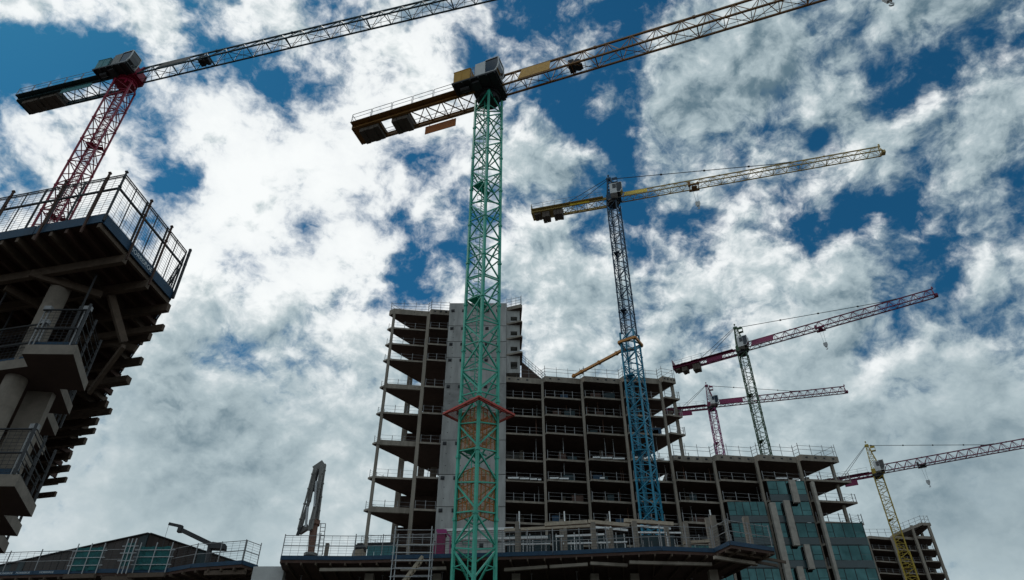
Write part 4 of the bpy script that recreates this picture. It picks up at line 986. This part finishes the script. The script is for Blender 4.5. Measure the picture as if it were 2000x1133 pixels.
while s < 11:
    p = C1+dA*s-dB*.02; q = C1+dA*s+dB*(bl(s)-.1+random.uniform(0, .25))
    MB().beam(P3(p, ZF-.145), P3(q, ZF-.145), .08, .2).build('joist', 'timber' if random.random() < .5 else 'formwork_ply', nb, origin=NO); s += .46+random.uniform(-.05, .05)
b_ = 1.08
while b_ < 13:
    sA = -.04 if b_ < LB else (b_-LB)/slope_-random.uniform(.08, .5)
    p = C1+dA*sA+dB*b_; q = C1+dA*min(A_end-1, sA+12)+dB*b_
    MB().beam(P3(p, ZF-.375), P3(q, ZF-.375), .13, .25).build('bearer', 'timber', nb, origin=NO)
    b_ += 1.05 if b_ < 2.9 else 1.1+random.uniform(-.2, .2)
# toe boards
def board(p, q, nn, z0, z1, nm='toe_board', mt='blue_board', par=nb):
    m = MB(); m.hexa([P3(p+nn*.05, z0), P3(q+nn*.05, z0), P3(q+nn*.02, z0), P3(p+nn*.02, z0), P3(p+nn*.05, z1), P3(q+nn*.05, z1), P3(q+nn*.02, z1), P3(p+nn*.02, z1)]); return m.build(nm, mt, par, origin=NO)
nA = -dB; nB = Vector((dB.y, -dB.x, 0)); nC = Vector((dC.y, -dC.x, 0))
for k in range(5): board(C1+dA*(k*2.0), C1+dA*(k*2.0+1.97), nA, ZF-.10, ZF+.18)
tb = []
for k in range(3): tb.append(board(C1+dB*(k*LB/3), C1+dB*((k+1)*LB/3-.015), nB, ZF-.12, ZF+.18))
for k in range(6): board(C2+dC*(k*2), C2+dC*(k*2+1.97), nC, ZF-.10, ZF+.18)
def lettering(txt, size, loc, ex, parent, org=None):
    org = org or NO
    cu = bpy.data.curves.new('lettering', 'FONT'); cu.body = txt; cu.size = size; cu.align_x = 'CENTER'; cu.align_y = 'CENTER'; cu.extrude = .001
    o = bpy.data.objects.new('lettering', cu); COL.objects.link(o)
    bpy.context.view_layer.update(); dg = bpy.context.evaluated_depsgraph_get(); me = bpy.data.meshes.new_from_object(o.evaluated_get(dg)); bpy.data.objects.remove(o)
    ez = Vector((ex.y, -ex.x, 0)); Mx = Matrix(((ex.x, 0, ez.x, loc.x), (ex.y, 0, ez.y, loc.y), (0, 1, 0, loc.z), (0, 0, 0, 1)))
    me.transform(Matrix.Translation(-Vector(org)) @ Mx); me.materials.clear(); me.materials.append(MAT['letter_white']); return link('lettering', me, parent)
_e0, _e1 = PZ(-60, 1123, ZD), PZ(190, 1116, ZD); _d = Vector((_e1.x-_e0.x, _e1.y-_e0.y, 0)).normalized(); _n = Vector((_d.y, -_d.x, 0))
for u in (12, 46, 92):
    _t = (u+60)/250; lettering('MORRISROE', .2, P3(_e0.lerp(_e1, _t)+_n*.056, ZD+.02), _d, ldeck, LO)
lettering('MORRISROE', .185, P3(C1+dB*(LB*.5)+nB*.054, ZF+.025), dB, tb[1])
# mesh fence
def fence(p, q, npan, posts=True, mid=.62):
    L_ = (q-p).length; d = (q-p)/L_; U = Vector((0, 0, 1)); hF = 1.68
    for k in range(npan):
        a = P3(p+d*(L_*k/npan+.02), ZF+.12); b = P3(p+d*(L_*(k+1)/npan-.02), ZF+.12); w_ = (b-a).length
        m = MB()
        for (u0, u1) in ((a, b), (a+U*(hF-.14), b+U*(hF-.14)), (a+U*(hF-.22), b+U*(hF-.22))): m.beam(u0, u1, .022)
        for t in (0, .5, 1): c_ = a.lerp(b, t); m.beam(c_, c_+U*(hF-.12), .022)
        pn = m.build('fence_panel', 'dark_steel', nb, origin=NO)
        m = MB(); nh = 18; nv = 5
        for j in range(nh): z_ = (hF-.14)*(j+.5)/nh; m.beam(a+U*z_, b+U*z_, .0055)
        for j in range(1, nv): c_ = a.lerp(b, j/nv); m.beam(c_, c_+U*(hF-.14), .007)
        m.build('wire_mesh', 'wire', pn, origin=NO)
        m = MB(); m.beam(a+U*(hF*mid-.02)-d*.03, b+U*(hF*mid-.02)+d*.03, .045, .05); m.build('mid_rail', 'dark_steel', pn, origin=NO)
def fpost(c, out, mt='formwork_ply', lo=-.42, t=.045):
    c = c+out*.10; m = MB(); m.beam(P3(c, ZF+lo), P3(c, ZF+1.74), t, t)
    for z_ in (1.15, 1.5, 1.7): m.box(c.x-.035, c.x+.035, c.y-.035, c.y+.035, ZF+z_-.02, ZF+z_+.02)
    m.build('fence_post', mt, nb, origin=NO)
fence(C1+dA*.0, C1+dA*8.4, 7); fence(C1, C1+dB*LB, 3); fence(C2, C2+dC*10, 8)
fpost(C1+dB*(LB*.335), nB); fpost(C1+dB*(LB*.67), nB); fpost(C1+dB*LB, nB, 'dark_steel', -.1, .06); fpost(C1, (nA+nB)*.4, 'dark_steel', -.05, .04)
for s in (.42, 1.75, 3.4, 5.2): fpost(C1+dA*s, nA)
# floors with stepped edges
S0 = Vector((-10.12, 14.08)); teeth = [S0]; p = S0.copy()
sd1 = Vector((-.51, 1.66)); side = Vector((-.40, 1.31)); jog = Vector((-.56, -.10))
p = p+sd1; teeth.append(p.copy())
for k in range(11):
    p = p+jog; teeth.append(p.copy()); p = p+side; teeth.append(p.copy())
plan = [(-26, 17.8), (-11.45, 14.6), (-11.3, 14.06)]+[tuple(t) for t in teeth]+[(-27, 32)]
for z in (9.5, 6.3, 3.1):
    fs = MB().prism(plan, H+z-.26, H+z).build('floor_slab', 'concrete_tan', nb, origin=NO)
    bm_ = 'galvanised'
    # balcony guards: stout posts, rails, blue board behind
    for (a, b) in (((-10.3, 14.2), (-11.35, 14.2)), ((-11.55, 14.75), (-14.2, 15.35)), ((-14.2, 15.35), (-17.5, 16.1))):
        a = Vector((*a, 0)); b = Vector((*b, 0)); d = (b-a).normalized(); U = Vector((0, 0, 1)); m = MB(); zz = H+z
        for t in (0.04, .96):
            c = a.lerp(b, t); m = MB()
            for o_ in (-.05, .05): m.beam(P3(c+d*o_, zz), P3(c+d*o_, zz+1.15), .024)
            m.box(c.x-.09, c.x+.09, c.y-.05, c.y+.05, zz+1.08, zz+1.2); m.build('guard_post', 'rail_steel', nb, origin=NO)
        m = MB()
        for z_ in (.5, 1.05): m.tube(P3(a, zz+z_)+Vector((0, -.08, 0)), P3(b, zz+z_)+Vector((0, -.08, 0)), .024, 8)
        for j in range(12): m.beam(P3(a, zz+.1+j*.085), P3(b, zz+.1+j*.085), .006)
        nv = int((b-a).length/.12)
        for j in range(nv): c = a.lerp(b, j/nv); m.beam(P3(c, zz+.1), P3(c, zz+1.1), .006)
        m.build('guard_rail', 'dark_steel', nb, origin=NO)
        m = MB(); m.beam(P3(a, zz+.1)+Vector((0, .06, 0)), P3(b, zz+.1)+Vector((0, .06, 0)), .02, .2); m.build('toe_board', 'blue_board', nb, origin=NO)
    for k in range(0, 8, 1):
        a = teeth[2*k]; b = teeth[2*k+1]; ins = Vector((-.12, 0)); rail_bay(a+ins, b+ins, H+z, 1.1, .8, .035, nb, NO, wires=5, mt='dark_steel')
for k in range(5):       # round columns
    c = Vector((-12.0, 15.15))+Vector((dC.x, dC.y))*5.0*k
    for (z0, z1) in ((9.5, 12.22), (6.3, 9.24), (3.1, 6.04), (-H, 2.84)):
        MB().tube((c.x, c.y, H+z0), (c.x, c.y, H+z1), .25, 28).build('column', 'concrete_tan', nb, origin=NO)
for k in range(1, 8, 2):
    c = teeth[2*k]+Vector((-.55, .2))
    for (z0, z1) in ((6.3, 9.24), (3.1, 6.04)):
        MB().hexa([P3(Vector((c.x+q[0], c.y+q[1], 0)), H+zz) for zz in (z0, z1) for q in ((-.3, -.12), (.3, -.05), (.3, .12), (-.3, .05))]).build('blade_column', 'concrete_tan', nb, origin=NO)
# props and raking timbers under the formwork
for (s, b_) in ((.95, 1.35), (3.6, 1.3), (4.2, 2.2), (3.2, 4.4), (5.0, 4.6), (6.0, 1.2), (7.5, 3.0)):
    c = C1+dA*s+dB*b_; m = MB(); m.tube(P3(c, H+9.5), P3(c, H+11.0), .035, 8); m.tube(P3(c, H+10.95), P3(c, ZF-.5), .026, 8); m.tube(P3(c, H+10.95), P3(c, H+11.05), .055, 8)
    m.build('steel_prop', 'dark_steel', nb, origin=NO)
for (s0, b0_, z0, s1, b1, z1) in ((1.1, 2.2, ZF-.5, .75, 2.9, H+11.0), (2.6, .9, ZF-.5, 1.2, 2.0, ZF-.62), (.75, 2.95, H+10.9, 1.9, 3.6, H+10.0), (3.2, 3.6, ZF-.5, 1.2, 3.9, ZF-1.1), (3.6, 1.2, ZF-.55, 3.0, 2.6, ZF-.6)):
    MB().beam(P3(C1+dA*s0+dB*b0_, z0), P3(C1+dA*s1+dB*b1, z1), .1, .2).build('raking_timber', 'timber', nb, origin=NO)
b_ = LB+.4
while b_ < 13:          # lower runner timbers poking out along the slanting face
    s = (b_-LB)/slope_; p = C1+dA*(s-random.uniform(.1, .55))+dB*b_; q = C1+dA*(s+3)+dB*b_; z_ = ZF-random.uniform(.75, 1.3)
    MB().beam(P3(p, z_), P3(q, z_), .1, .2).build('runner', 'timber', nb, origin=NO); b_ += random.uniform(1.3, 2.4)
MB().prism([(-16.5, 19.0), (-15.6, 20.2), (-24, 31), (-28, 30), (-28, 20.5)], 0, ZF-.5).build('inner_wall', 'concrete_shaded', nb, origin=NO)
